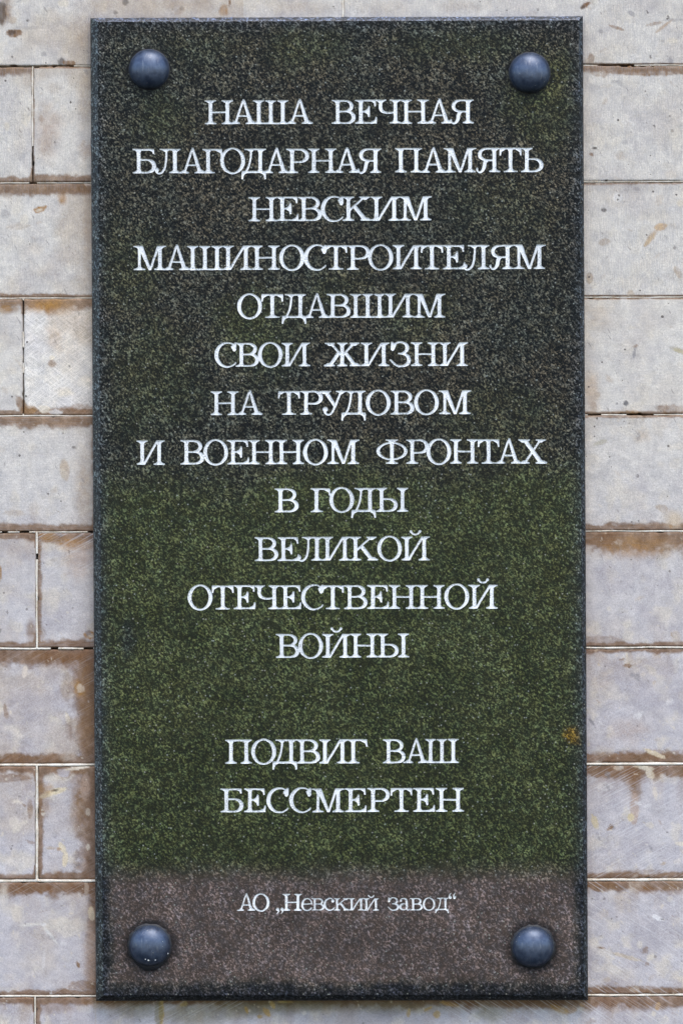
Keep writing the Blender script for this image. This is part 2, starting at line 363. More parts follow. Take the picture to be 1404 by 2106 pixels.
# hand placed marks: (cx, cy, rx, ry, angle deg, colour, strength, edge raggedness)
F = [
 # top left
 (6,20,22,42,10,BROWN,.75,.5),(4,25,10,26,0,DARK,.6,.7),(26,40,9,8,0,BEIGE,.8,.4),(30,67,18,9,0,BROWN,.8,.6),(24,66,8,6,0,DARK,.6,.6),
 (126,126,8,8,0,DARK,.7,.6),(142,130,14,7,0,BROWN,.8,.6),(168,82,14,18,0,BROWN,.35,.6),(258,3,7,8,0,DARK,.6,.5),(237,25,5,4,0,DARK,.5,.4),
 (165,70,38,70,0,BEIGE,.55,.4),(60,56,30,4,0,GREY,.3,.8),(90,110,6,6,0,GREY,.5,.6),(57,41,3,3,0,DARK,.7,.3),(131,5,12,9,0,CREAM,.7,.4),
 (370,22,14,6,-30,BEIGE,.6,.5),(373,16,5,5,0,DARK,.5,.4),(355,8,38,14,0,BEIGE,.6,.5),(460,20,10,13,0,OCHRE,.55,.5),(472,5,2.5,9,10,BROWN,.8,.3),(415,8,30,20,0,BROWN,.22,.7),
 (620,15,90,22,0,BEIGE,.4,.5),(800,18,60,20,0,BEIGE,.25,.5),(950,12,50,16,0,BROWN,.18,.7),(1203,10,11,5,-35,RUST,.85,.4),(1198,14,6,4,-30,DARK,.5,.4),
 (1298,26,9,5,30,GREY,.6,.5),(1345,48,16,4,-12,BROWN,.5,.6),(1366,52,22,3.5,-38,OCHRE,.45,.5),(1385,40,22,3,0,GREY,.45,.6),(1267,56,17,3.5,18,BROWN,.55,.5),(1235,63,5,5,0,GREY,.5,.4),(1383,82,12,6,0,CREAM,.6,.4),
 (1215,120,7,13,0,BROWN,.65,.4),(1209,128,10,8,0,BEIGE,.5,.4),(1295,135,22,3,0,RUST,.7,.5),
 # second course left
 (40,240,26,90,0,CREAM,.28,.5),(56,160,18,22,0,BEIGE,.5,.5),(52,245,9,14,0,CREAM,.6,.5),(14,260,7,9,0,CREAM,.7,.4),
 (100,270,34,60,0,PINK,.5,.5),(95,300,18,28,0,BROWN,.20,.5),(176,310,16,18,20,OCHRE,.32,.6),(175,200,20,70,0,BEIGE,.5,.4),(110,180,16,14,0,BEIGE,.4,.4),(84,243,6,7,0,BROWN,.3,.5),
 # third course left
 (82,430,16,7,-18,OCHRE,.8,.5),(80,431,9,3,-18,CREAM,.7,.4),(128,409,13,14,0,OCHRE,.55,.5),(120,392,70,8,0,BROWN,.45,.5),(180,470,12,90,0,OCHRE,.22,.5),(170,580,24,40,0,BEIGE,.5,.5),
 (12,440,13,10,0,GREY,.4,.8),(40,465,25,8,0,BEIGE,.4,.6),(50,450,9,12,0,CREAM,.45,.5),
 # fourth course left
 (18,632,34,16,0,BROWN,.65,.4),(10,636,14,12,0,OCHRE,.5,.4),(100,630,48,20,0,OCHRE,.75,.5),(105,640,14,14,0,RUST,.35,.6),(112,690,16,40,-10,OCHRE,.28,.5),(107,735,6,5,0,CREAM,.9,.3),(107,748,9,8,0,BROWN,.5,.5),
 (133,806,20,12,0,CREAM,.8,.4),(92,842,14,9,0,CREAM,.8,.6),(115,848,14,6,0,LIGHT,.7,.6),(60,842,18,9,0,OCHRE,.45,.5),(165,840,26,10,0,RUST,.4,.5),(25,760,12,12,0,CREAM,.45,.5),(46,835,11,26,-30,BROWN,.6,.3),(150,700,40,90,0,BEIGE,.35,.4),
 # fifth course left
 (133,965,11,24,-8,BEIGE,.9,.3),(130,975,7,14,-8,CREAM,.35,.3),(172,1010,24,80,0,BEIGE,.65,.4),(30,1055,22,7,0,BEIGE,.5,.4),(70,1050,14,22,0,BEIGE,.3,.5),(95,872,95,14,0,BROWN,.35,.4),(152,920,4,3.5,0,DARK,.6,.4),
 # sixth course left
 (150,1118,42,15,8,OCHRE,.9,.4),(95,1105,22,14,0,OCHRE,.55,.4),(160,1150,34,50,0,PINK,.5,.5),(185,1306,14,9,0,OCHRE,.8,.5),(188,1308,6,4,0,CREAM,.7,.5),(64,1300,13,30,0,BROWN,.6,.3),(84,1306,13,26,0,BROWN,.4,.3),(0,1180,4,16,0,OCHRE,.7,.4),(40,1260,36,30,0,LIGHT,.3,.5),(120,1310,22,10,0,LIGHT,.3,.4),
 # seventh course left
 (120,1355,80,20,4,RUST,.75,.4),(165,1380,34,45,0,RUST,.55,.5),(178,1450,24,110,0,BROWN,.75,.4),(160,1415,14,22,-30,OCHRE,.7,.5),(166,1416,9,9,0,CREAM,.5,.7),(137,1420,16,24,0,BROWN,.4,.5),
 (51,1382,6,15,8,(222,208,192),1,.3),(139,1478,5,13,-12,CREAM,.95,.4),(132,1415,8,14,20,BEIGE,.5,.5),(143,1500,12,26,0,BROWN,.5,.5),(100,1535,14,20,0,CREAM,.4,.4),(140,1556,20,12,0,BEIGE,.6,.4),(40,1560,90,12,0,RUST,.4,.4),(12,1465,5,16,-10,BROWN,.5,.6),
 # eighth course left
 (165,1645,22,80,0,BROWN,.7,.4),(115,1628,24,7,-14,(230,214,180),1,.3),(95,1636,15,6,-20,(230,214,180),.9,.3),(113,1626,8,2.6,-10,DARK,.8,.3),(95,1622,18,12,0,OCHRE,.55,.5),
 (128,1744,6.5,14,-30,(230,216,188),1,.3),(134,1768,6,18,5,(230,216,188),1,.3),(121,1747,5,4,0,OCHRE,.5,.3),(90,1650,16,34,0,BROWN,.5,.5),(181,1743,4,7,0,CREAM,.8,.3),(88,1675,4,4,0,CREAM,.7,.3),(181,1670,5,10,0,CREAM,.5,.5),(176,1620,10,30,0,PINK,.5,.5),
 (130,1590,14,10,0,LILAC,.8,.4),(20,1785,34,20,0,LIGHT,.5,.4),(66,1745,5,6,0,LIGHT,.7,.4),(62,1665,6,20,0,BROWN,.5,.5),(160,1580,28,4,-8,CREAM,.95,.4),(10,1600,60,9,0,RUST,.5,.5),
 # ninth course left
 (60,1828,66,16,0,RUST,.7,.5),(165,1826,40,14,0,RUST,.5,.5),(8,1845,12,36,0,CREAM,.5,.5),(22,1870,20,16,0,CREAM,.4,.6),(35,1885,10,14,0,CREAM,.4,.5),(66,1902,26,3.5,-5,(226,220,210),.95,.3),(104,1924,3.2,26,-38,(226,220,210),.95,.3),(90,1902,6,4,0,LIGHT,.8,.4),(130,1941,8,4,0,LIGHT,.6,.5),(188,1880,7,16,-8,(226,210,180),1,.2),
 (186,1960,18,90,0,PINK,.6,.4),(178,1826,5,16,0,BEIGE,.8,.5),(150,1865,8,14,10,CREAM,.3,.5),(120,1900,46,20,10,CREAM,.22,.6),(60,1990,100,50,0,LIGHT,.22,.4),(170,2028,34,10,0,BROWN,.55,.4),(90,1975,4,22,4,LIGHT,.4,.4),(105,2046,2,10,0,LIGHT,.6,.3),
 # bottom course
 (110,2075,60,16,0,BROWN,.35,.5),(215,2066,50,12,0,OCHRE,.35,.5),(332,2082,5.5,34,0,(204,176,112),.95,.3),(326,2086,9,34,0,OLIVE,.6,.4),(377,2066,8,6,-30,(214,196,140),.8,.5),(197,2085,1.5,32,0,BEIGE,.5,.2),
 (280,2078,50,26,0,OLIVE,.45,.5),(400,2090,90,26,0,(150,140,104),.6,.5),(500,2074,110,22,0,OLIVE,.7,.5),(620,2068,110,16,0,OLIVE,.7,.5),(800,2072,140,16,0,OLIVE,.55,.5),(760,2095,200,22,0,GREY,.35,.5),
 (507,2078,4,9,-20,(190,160,92),.9,.4),(560,2068,5,9,-30,(200,172,110),.95,.3),(549,2083,6,12,-40,(190,160,100),.9,.4),(534,2092,6,4,0,(190,160,100),.8,.4),(587,2062,17,2.5,0,(190,170,110),.8,.4),(626,2084,5,5,0,CREAM,.6,.6),
 (840,2084,4.5,10,10,(190,165,120),.9,.3),(880,2076,10,3,-25,(200,172,110),.9,.4),(898,2088,8,9,0,(196,168,118),.9,.3),(925,2066,22,5,12,(196,160,90),.8,.6),(960,2070,22,12,0,RUST,.6,.5),(1010,2085,40,24,0,(150,142,112),.6,.5),(1172,2078,16,9,-20,OCHRE,.5,.5),
 (160,2090,60,14,0,LILAC,.5,.4),(1100,2066,120,12,0,BROWN,.6,.4),(1150,2076,24,6,20,(196,160,96),.6,.6),(1197,2067,6,5,0,(206,170,130),.9,.4),(1344,2086,5,6,0,CREAM,.9,.3),(1352,2071,6,9,10,(210,176,130),.9,.3),(1300,2070,100,14,0,RUST,.45,.5),
 # right side, from the top
 (1330,148,90,8,0,BROWN,.7,.5),(1230,150,26,7,10,BROWN,.4,.6),(1262,167,8,4,0,GREY,.35,.5),(1223,304,5,3,0,DARK,.8,.3),(1216,317,5,4,30,BROWN,.7,.4),(1275,320,10,10,0,BEIGE,.4,.6),(1284,293,6,5,0,GREY,.4,.5),(1382,268,4,4,0,DARK,.6,.5),(1380,358,18,12,0,BEIGE,.4,.5),(1390,290,16,40,0,CREAM,.4,.5),
 (1300,385,110,14,0,GREY,.25,.6),(1270,405,10,10,0,LIGHT,.9,.3),(1272,401,3,2.5,0,DARK,.8,.3),(1270,410,2,2,0,DARK,.9,.2),(1241,431,6,4,10,DARK,.75,.5),(1398,418,8,8,0,CREAM,.8,.3),(1338,488,22,6.5,-52,OCHRE,.35,.4),(1336,492,18,5,-52,(204,180,146),.9,.4),(1358,466,16,8,-10,(206,172,128),.8,.5),(1243,497,12,8,-10,BEIGE,.6,.4),(1387,509,4,4,0,DARK,.5,.4),
 (1212,572,8,12,0,BEIGE,.8,.4),(1296,603,8,8,0,BEIGE,.7,.4),(1394,560,7,18,-30,BEIGE,.65,.4),(1304,725,3.5,16,12,GREY,.7,.6),(1306,712,6,3,-20,BROWN,.6,.4),(1390,718,16,6,15,OLIVE,.35,.5),(1398,722,16,5,18,(200,186,140),.6,.5),(1287,829,6,6,0,(70,70,78),.8,.5),(1268,830,3,3,0,(80,76,80),.8,.4),(1230,640,24,16,0,BEIGE,.4,.4),
 (1216,800,18,50,0,(204,182,160),.7,.5),(1219,838,8,12,0,BROWN,.35,.5),(1380,842,34,11,0,BROWN,.45,.6),(1290,848,30,5,0,OCHRE,.35,.6),(1364,838,12,7,0,BROWN,.4,.6),(1230,660,30,20,0,BEIGE,.4,.5),
 (1320,897,22,14,0,BEIGE,.5,.7),(1312,897,5,8,0,GREY,.5,.5),(1234,910,16,5,-20,(176,168,140),.5,.5),(1374,917,3,3,0,DARK,.8,.2),(1240,980,12,30,20,GREY,.22,.7),(1385,1070,26,22,0,(214,192,160),.7,.4),(1379,1083,4,6,0,OCHRE,.5,.4),(1360,1045,14,8,20,BEIGE,.6,.5),(1260,866,60,9,0,GREY,.25,.5),
 (1300,1125,110,30,0,OCHRE,.50,.4),(1240,1110,40,20,0,RUST,.55,.5),(1370,1120,40,20,0,BROWN,.5,.5),(1240,1316,50,9,0,BROWN,.35,.5),(1230,1180,28,28,0,LILAC,.4,.4),(1390,1310,10,16,-10,BEIGE,.5,.4),(1252,1252,5,5,0,CREAM,.5,.4),
 (1220,1420,10,26,10,CREAM,.35,.5),(1320,1555,92,13,0,RUST,.55,.4),(1345,1550,26,5,22,(222,204,172),.95,.5),(1290,1500,50,30,0,PINK,.35,.5),(1240,1545,30,12,0,CREAM,.3,.5),(1235,1400,20,24,0,BEIGE,.3,.5),(1380,1480,18,14,0,CREAM,.3,.5),
 (1260,1588,70,15,0,BROWN,.6,.4),(1306,1620,16,42,0,BROWN,.65,.3),(1304,1600,36,20,0,RUST,.5,.4),(1304,1665,10,40,0,PINK,.6,.4),(1326,1580,20,5,8,(224,212,186),.9,.5),(1337,1593,12,9,40,(220,206,180),.95,.4),(1347,1632,5,14,-8,CREAM,.65,.4),(1297,1682,8,9,0,(222,204,164),.95,.3),(1223,1690,7,16,-20,(218,200,156),.75,.5),(1245,1618,18,10,0,LIGHT,.5,.4),
 (1400,1736,14,5,10,CREAM,.8,.4),(1250,1620,8,3,60,GREY,.5,.4),(1338,1745,3,9,-30,GREY,.6,.3),(1355,1670,20,12,10,GREY,.2,.6),(1360,1720,30,20,-10,LIGHT,.35,.5),(1330,1765,26,18,0,LIGHT,.3,.5),(1320,1797,70,9,0,BROWN,.35,.4),(1395,1590,12,10,0,BROWN,.5,.5),
 (1304,1825,14,16,0,BEIGE,.7,.4),(1330,1830,22,12,0,RUST,.7,.4),(1240,1824,34,11,0,BROWN,.7,.5),(1385,1828,20,14,0,BROWN,.7,.7),(1350,1887,10,5,20,(244,240,236),1,.4),(1358,1892,8,3,-5,(244,240,236),.9,.4),(1361,1891,4,2,0,DARK,.7,.3),(1315,1944,7,8,0,CREAM,.5,.4),(1290,1969,34,4.5,16,(206,190,166),.8,.5),(1236,1950,10,3,12,BROWN,.6,.6),(1330,1984,5,4,0,BROWN,.4,.5),(1378,1850,7,7,0,CREAM,.45,.5),(1240,1880,12,10,0,BEIGE,.35,.5),(1400,2014,8,7,0,CREAM,.7,.4),(1248,2016,8,5,0,BEIGE,.5,.4),(1266,2023,4,3,0,BEIGE,.6,.4),(1212,1850,12,20,0,LIGHT,.3,.4),
 (1330,2036,40,8,0,BROWN,.4,.3),(1220,2040,16,8,0,BROWN,.4,.3),
]

_rs = random.Random(41)
for _ in range(330):
    _x = _rs.choice((_rs.uniform(0, 188), _rs.uniform(1204, 1404), _rs.uniform(1204, 1404))); _y = _rs.uniform(0, 2106)
    _lo = _y > 1300
    _c = _rs.choice((GREY, BEIGE, BEIGE, DARK, CREAM, LIGHT, LIGHT) if not _lo else (CREAM, LIGHT, CREAM, BROWN, GREY, DARK, BEIGE))
    _l = _rs.uniform(2.5, 11) if _c != DARK else _rs.uniform(1.2, 3.2)
    F.append((_x, _y, _l, max(1.1, _l * _rs.uniform(.14, .7)), _rs.uniform(-70, 70), _c, _rs.uniform(.15, .5) if not _lo else _rs.uniform(.25, .75), 1.2))

def wall_colour(px, py, blk):
    """albedo and tooling masks of the stone at photograph positions px, py"""
    c, x0, x1, y0, y1 = blk
    n = len(px)
    big = fbm(px / 130 + c * 3.7, py / 130, 11)
    med = fbm(px / 34, py / 34 + c, 23)
    fine = fbm(px / 9, py / 9, 31)
    left = px < 500
    col = np.empty((n, 3))
    low = sstep(700, 1500, py)                       # lower courses are greyer and more stained
    white = lin(WHITE); lil = lin(LILAC); cream = lin(CREAM); beige = lin(BEIGE); pink = lin(PINK)
    base = white[None] * (1 - 0.8 * low[:, None]) + lil[None] * 0.8 * low[:, None]
    k = (sstep(0.50, 0.72, big) * np.where(left, 0.60, 0.22))[:, None]
    base = base * (1 - k) + beige[None] * k
    k = (sstep(0.55, 0.72, med) * (0.30 + 0.28 * low))[:, None]
    base = base * (1 - k) + (cream[None] * (0.97)) * k
    k = (sstep(0.55, 0.25, fbm(px / 60 - 7, py / 60 + 3, 47)) * (0.30 + 0.3 * low))[:, None]
    base = base * (1 - k) + lin((186, 179, 181))[None] * k
    col[:] = base
    # iron staining along the joints, with the rounded pale core of each block left clean
    band = fbm(px / 22, py / 22, 57) * 0.9 + 0.35 * fbm(px / 6, py / 6, 58) - 0.15
    key = (c, 'L' if x1 - x0 > 600 and x0 < 0 else ('a' if x1 < 200 else 'b'))
    side_r = px > 700
    tR, bR = EDGE_R.get(c, (8, 8))
    tL, bL, lL, rL = EDGE.get(key, EDGE.get((c, 'L'), (14, 10, 0, 0)))
    wt = np.where(side_r, tR, tL) * (0.35 + 1.15 * band)
    wb = np.where(side_r, bR, bL) * (0.35 + 1.15 * band)
    yy0 = y0 + tilt(px); yy1 = y1 + tilt(px)
    st = np.zeros(n)
    st = np.maximum(st, sstep(1.45, 0.85, (py - yy0) / np.maximum(wt, 0.01)) * (wt > 1))
    st = np.maximum(st, sstep(1.4, 0.9, (yy1 - py) / np.maximum(wb, 0.01)) * (wb > 1))
    if lL > 0 and x0 > -20:
        wl = lL * (0.4 + 1.1 * band); st = np.maximum(st, sstep(1.5, 0.8, (px - x0) / wl))
    if rL > 0 and x1 < 220:
        wr = rL * (0.4 + 1.1 * band); st = np.maximum(st, sstep(1.5, 0.8, (x1 - px) / wr))
    elif rL > 0 and key[1] != 'a':
        wr = rL * (0.4 + 1.1 * band); st = np.maximum(st, sstep(1.6, 0.6, (200 - px) / wr) * (px < 300))
    # rounded corners of the pale core
    for cx, sx, ok in ((x0, 1, x0 > -20), (x1, -1, x1 < 220)):
        if not ok: continue
        for cy, sy, wv in ((yy0, 1, tL), (yy1, -1, bL)):
            if wv < 7: continue
            r = 26
            dx = r - sx * (px - cx); dy = r - sy * (py - cy)
            inside = (dx > -4) & (dy > -4)
            st = np.maximum(st, np.where(inside, sstep(r * 0.86, r * 1.0, np.hypot(np.maximum(dx, 0), np.maximum(dy, 0)) + 5 * (band - .5)), 0))
    bcol = lin(BROWN)[None] * (1 - 0.5 * sstep(.4, .7, med)[:, None]) + lin(RUST)[None] * 0.5 * sstep(.4, .7, med)[:, None]
    bcol = bcol * (0.62 + 0.5 * fine[:, None]) * np.array((1.0, .90, .70))
    # a darker tide line where each stain ends
    tide = np.clip(1 - np.abs(st - 0.45) / 0.3, 0, 1) * 0.25
    a = (np.clip(st, 0, 1) * (0.98 - 0.30 * fine))[:, None]
    col = col * (1 - a) + bcol * a
    col *= (1 - tide * 0.5)[:, None]
    # faint halo beyond the stain
    # hand placed marks
    for (cx, cy, rx, ry, ang, cc, s, rag) in F:
        rr = max(rx, ry) * 1.7 + 4
        idx = np.nonzero((np.abs(px - cx) < rr) & (np.abs(py - cy) < rr))[0]
        if not len(idx) or cy < y0 - 4 or cy > y1 + 4: continue
        X = px[idx] - cx; Y = py[idx] - cy
        ca, sa = math.cos(R(ang)), math.sin(R(ang))
        u = (X * ca + Y * sa) / rx; v = (-X * sa + Y * ca) / ry
        d = np.sqrt(u * u + v * v)
        sc = max(5.0, min(rx, ry) * 0.9)
        d = d + rag * 1.5 * (fbm(px[idx] / sc + cx, py[idx] / sc + cy, 71, 4) - 0.5) * min(1.0, max(rx, ry) / 8)
        soft = 0.22 if min(rx, ry) < 12 else 0.75
        al = sstep(1.0 + soft * 0.35, 1.0 - soft, d) * s
        if cc in (BROWN, RUST, OCHRE, PINK, BEIGE): al = np.clip(al * (0.75 + 0.7 * vnoise(px[idx] / 5, py[idx] / 7, 66)), 0, 1)
        col[idx] = col[idx] * (1 - al[:, None]) + lin(cc)[None] * al[:, None]
    # small cream chips scattered over the lower, rougher courses
    ch = vnoise(px / 7 + 31, py / 9, 91) * 0.55 + vnoise(px / 3.4, py / 4, 92) * 0.45
    a = (sstep(0.83, 0.89, ch) * (0.25 + 0.6 * low))[:, None]
    col = col * (1 - a) + lin((222, 210, 190))[None] * a
    col *= (0.95 + 0.10 * fine)[:, None]
    # thin diffuse rust bleeding a long way out of the lower joints
    d_top = (py - yy0); d_bot = (yy1 - py)
    bleed = (np.exp(-np.maximum(d_top, 0) / 38) + 0.7 * np.exp(-np.maximum(d_bot, 0) / 26)) * sstep(.38, .66, fbm(px / 26, py / 60, 133)) * (0.12 + 0.55 * low) 
    col *= 1 - bleed[:, None] * np.array((.30, .48, .66))
    gr = sstep(.52, .75, fbm(px / 12, py / 12, 137, 5)) * .06
    col *= 1 - gr[:, None]
    # beside the plaque: a warm, darker margin
    if c < 10:
        mg = np.where(px < 500, np.exp(-np.maximum(190 - px, 0) / 16.), np.exp(-np.maximum(px - 1205, 0) / 10.) * .35) * (.4 + .6 * med) * (px < 1434)
        col *= 1 - (mg * .6)[:, None] * np.array((.30, .40, .50))
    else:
        mg = sstep(2100, 2056, py) * ((px > 190) & (px < 1215)) * (.5 + .5 * med)  # below the plaque: olive staining plus its soft shadow, painted into the colour
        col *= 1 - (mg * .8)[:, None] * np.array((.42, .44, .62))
    if c == 1:
        mg = sstep(12, 36, py) * ((px > 180) & (px < 1203))  # darker, bluish reflection above the plaque, painted into the stone colour
        col *= 1 - (mg * .35)[:, None] * np.array((.34, .30, .16))
    col *= (np.array((1.0, .988, .966)) * .97)[None] * np.where(low[:, None] > 0, 1 - .03 * low[:, None] * np.array((1.0, .6, -1.2)), 1)
    marks = np.zeros((n, 3)); more = np.zeros((n, 3))
    if c == 9: marks[:, 0] = np.where(side_r, 1.0, 0.3)
    if c == 10: marks[:, 0] = np.where(px > 900, .9, 0.1); marks[:, 1] = np.where((px < 500) & (px > 180), .6, 0.1)
    if c == 8: marks[:, 1] = np.where(side_r, 0.9, 0.15)
    if c == 9: marks[:, 1] = np.where(side_r, 0, 0.35)
    if c in (1, 2, 3): marks[:, 2] = np.where(side_r, 0.8, 0.55)
    if c == 2: marks[:, 2] = np.where(px < 67, .9, marks[:, 2])
    if c in (4, 5, 6): more[:, 2] = 0.6
    if c == 4 and x0 > 20 and x0 < 100:
        more[:, 1] = np.where(~side_r, 1.0, 0); more[:, 2] = np.where(side_r, .6, 0)
    if c == 6 and x0 > 20: marks[:, 1] = np.where(px < 300, sstep(1230, 1150, py + 0.3 * (px - 80)), 0); more[:, 2] = np.where(px < 300, .9, .3)
    if c == 7: marks[:, 1] = 0.3
    more[:, 0] = np.where(st > .5, .25, 1.0) * (1.0 - 0.45 * low)
    return np.clip(col, 0.01, 0.9), marks, more

wall = root("stone_wall", (0, 0, W(0, 2530, 0)[2]), "pale limestone block wall with brown stained joints behind the dark granite plaque", "wall")
wall_off = Vector(wall.location)
bed_z = 0.012

def lines_1d(a, b, dense, step=2.3, coarse=70.0):
    """grid positions from a to b: fine inside the dense intervals, coarse outside"""
    pts = {round(a, 3), round(b, 3)}
    x = a
    while x < b:
        ind = any(d0 <= x < d1 for d0, d1 in dense)
        if ind: x += step
        else:
            nxt = min([d0 for d0, d1 in dense if d0 > x] + [b])
            x = min(x + coarse, nxt)
        if x < b - step * .4: pts.add(round(x, 3))
    return np.array(sorted(pts))

def stone_block(c, x0, x1, y0, y1):
    # face grid; the last ring turns back into the joint with a worn arris
    visible = 1 <= c <= 10
    if c == 1 or c == 10: dx = [(-30, 1434)]
    else: dx = [(-30, 216), (1184, 1434)]
    dy = [(-24, 60), (60, 2130)]
    if c == 1: dy = [(-24, 140)]
    if c == 10: dy = [(2030, 2136)]
    if not visible: dx = []; dy = []
    gx = lines_1d(x0, x1, dx); gy = lines_1d(y0, y1, dy)
    nx, ny = len(gx), len(gy)
    PX, PY = np.meshgrid(gx, gy)
    # uneven outline
    wob = lambda t, s: (fbm(t / 26, np.full_like(t, s), 5, 4) - 0.5) * 3.0 + (vnoise(t / 5, np.full_like(t, s), 6) - .5) * 0.9
    PXj = PX.copy(); PYj = PY + tilt(PX)
    PXj[:, 0] += wob(PY[:, 0], x0); PXj[:, -1] += wob(PY[:, -1], x1 + 9)
    PYj[0, :] += wob(PX[0, :], y0); PYj[-1, :] += wob(PX[-1, :], y1 + 9)
    chip = lambda t, s: np.maximum(0, fbm(t / 16, np.full_like(t, s * 1.3), 15, 3) - .68) * 16
    PXj[:, 0] += chip(PY[:, 0], x0); PXj[:, -1] -= chip(PY[:, -1], x1 + 9)
    PYj[0, :] += chip(PX[0, :], y0); PYj[-1, :] -= chip(PX[-1, :], y1 + 9)
    proud = (vnoise(np.array([x0 * .37]), np.array([c * 1.7]), 3)[0] - 0.5) * 0.0016
    hgt = (fbm(PXj / 90, PYj / 90, 8) - .5) * 0.0012 + (fbm(PXj / 14, PYj / 14, 9) - .5) * 0.0004
    k = (D) / (D - T)
    X = (PXj - 702) * S * k; Z = (1053 - PYj) * S * k
    Y = -hgt - proud - 0.0
    # worn arris: drop the outermost ring back
    Y[0, :] += .0010; Y[-1, :] += .0010; Y[:, 0] += .0010; Y[:, -1] += .0010
    V = np.stack([X, Y, Z], -1).reshape(-1, 3)
    idx = np.arange(nx * ny).reshape(ny, nx)
    faces = np.stack([idx[:-1, :-1], idx[1:, :-1], idx[1:, 1:], idx[:-1, 1:]], -1).reshape(-1, 4)
    ring = np.concatenate([idx[0, :], idx[1:, -1], idx[-1, -2::-1], idx[-2:0:-1, 0]])
    back = V[ring].copy(); back[:, 1] = 0.05
    nb = len(V)
    V = np.concatenate([V, back])
    m = len(ring)
    i = np.arange(m); j = (i + 1) % m
    side = np.stack([ring[i], ring[j], nb + j, nb + i], -1)
    faces = np.concatenate([faces, side])
    V = V - np.array(wall_off)
    me = bpy.data.meshes.new("stone_block")
    me.from_pydata(V.tolist(), [], faces.tolist())
    px = np.concatenate([PXj.ravel(), PXj.ravel()[ring]]); py = np.concatenate([PYj.ravel(), PYj.ravel()[ring]])
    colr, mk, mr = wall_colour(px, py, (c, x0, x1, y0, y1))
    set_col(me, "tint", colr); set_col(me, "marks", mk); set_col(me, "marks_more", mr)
    me.polygons.foreach_set("use_smooth", [True] * len(me.polygons))
    link_obj("stone_block", me, [M_STONE], wall)

JG = {6: 1.7, 7: 2.1, 8: 2.8, 9: 3.0, 10: 2.3, 11: 2.4}   # half widths of the joints in pixels
VGW = {6: 2.4, 8: 3.2, 10: 2.6}
X_MIN, X_MAX = -640, 2060
for c in range(len(JY) - 1):
    xs = sorted([X_MIN] + [x for x in JX[c] if X_MIN < x < X_MAX] + [X_MAX])
    for a, b_ in zip(xs[:-1], xs[1:]):
        stone_block(c, a + VGW.get(c, 1.5), b_ - VGW.get(c, 1.5), JY[c] + JG.get(c, 1.5), JY[c + 1] - JG.get(c + 1, 1.5))

# dark bed behind the blocks
def wall_pt(px, py, y):
    k = D / (D - T)
    return ((px - 702) * S * k - wall_off[0], y - wall_off[1], (1053 - py) * S * k - wall_off[2])
me = bpy.data.meshes.new("joint_bed")
q = [wall_pt(X_MIN, JY[0], 0.03), wall_pt(X_MIN, JY[-1] - 0, 0.03), wall_pt(X_MAX, JY[-1], 0.03), wall_pt(X_MAX, JY[0], 0.03)]
q2 = [(x, y + 0.09, z) for x, y, z in q]
me.from_pydata(q + q2, [], [(0, 1, 2, 3), (7, 6, 5, 4), (0, 4, 5, 1), (1, 5, 6, 2), (2, 6, 7, 3), (3, 7, 4, 0)])
link_obj("joint_bed", me, [M_BED], wall)

def mortar_bead(p0, p1, horiz, half, depth, gaps=(), seed=0):
    """ragged line of mortar in one joint, leaving hair cracks and the missing stretches dark"""
    L = math.hypot(p1[0] - p0[0], p1[1] - p0[1])
    n = int(L / 4) + 1
    t = np.linspace(0, 1, n)
    cx = p0[0] + (p1[0] - p0[0]) * t; cy = p0[1] + (p1[1] - p0[1]) * t
    along = cx if horiz else cy
    off = (fbm(along / 60, np.full(n, seed * 3.3), 3) - .5) * 2.2
    hw = half * (0.50 + 1.15 * fbm(along / 25, np.full(n, seed * 1.9 + 4), 4))
    dz = (fbm(along / 18, np.full(n, seed + 8.), 6) - .5) * 0.0016
    V = []; Fc = []
    prof = [(-1, .004), (-.6, .0), (.6, .0), (1, .004)]
    alive = []
    for i in range(n):
        a = along[i]
        alive.append(not any(g0 < a < g1 for g0, g1 in gaps))
        for s, dd in prof:
            if horiz: V.append(wall_pt(cx[i], cy[i] + off[i] + s * hw[i], depth + dd + dz[i]))
            else: V.append(wall_pt(cx[i] + off[i] + s * hw[i], cy[i], depth + dd + dz[i]))
    for i in range(n - 1):
        if not (alive[i] and alive[i + 1]): continue
        for k_ in range(3):
            a = i * 4 + k_; b = a + 4
            f = (a, a + 1, b + 1, b) if horiz else (a, b, b + 1, a + 1)
            Fc.append(f)
    me = bpy.data.meshes.new("mortar_joint")
    me.from_pydata(V, [], Fc)
    me.validate()
    me.polygons.foreach_set("use_smooth", [True] * len(me.polygons))
    link_obj("mortar_joint", me, [M_MORTAR], wall)

HG = {6: [(40, 57), (181, 192), (5, 14)], 7: [(172, 190), (105, 116)], 5: [(1210, 1232), (1290, 1340)], 2: [(-20, 150), (1230, 1300)], 3: [(60, 75)]}
HW = {2: 1.2, 3: 1.2, 4: 1.4, 5: 1.5, 6: 1.7, 7: 2.2, 8: 3.1, 9: 3.3, 10: 2.4}
for j in range(1, len(JY) - 1):
    y = JY[j]
    mortar_bead((X_MIN, y + tilt(X_MIN)), (X_MAX, y + tilt(X_MAX)), True, HW.get(j, 2), -0.0001 if j > 5 else .0003, HG.get(j, ()), j)
VG = {2: [(300, 374)], 4: [(620, 680), (716, 746), (770, 850)], 6: [(1140, 1150)], 1: [], 8: []}
for c in range(len(JY) - 1):
    for x in JX[c]:
        if X_MIN < x < X_MAX:
            mortar_bead((x, JY[c]), (x, JY[c + 1]), False, 3.0 if c == 8 else (2.6 if c == 6 else 2.0), -0.0001 if c >= 6 else .0004, VG.get(c, ()) if x < 200 else (), c + 20 + x * .01)

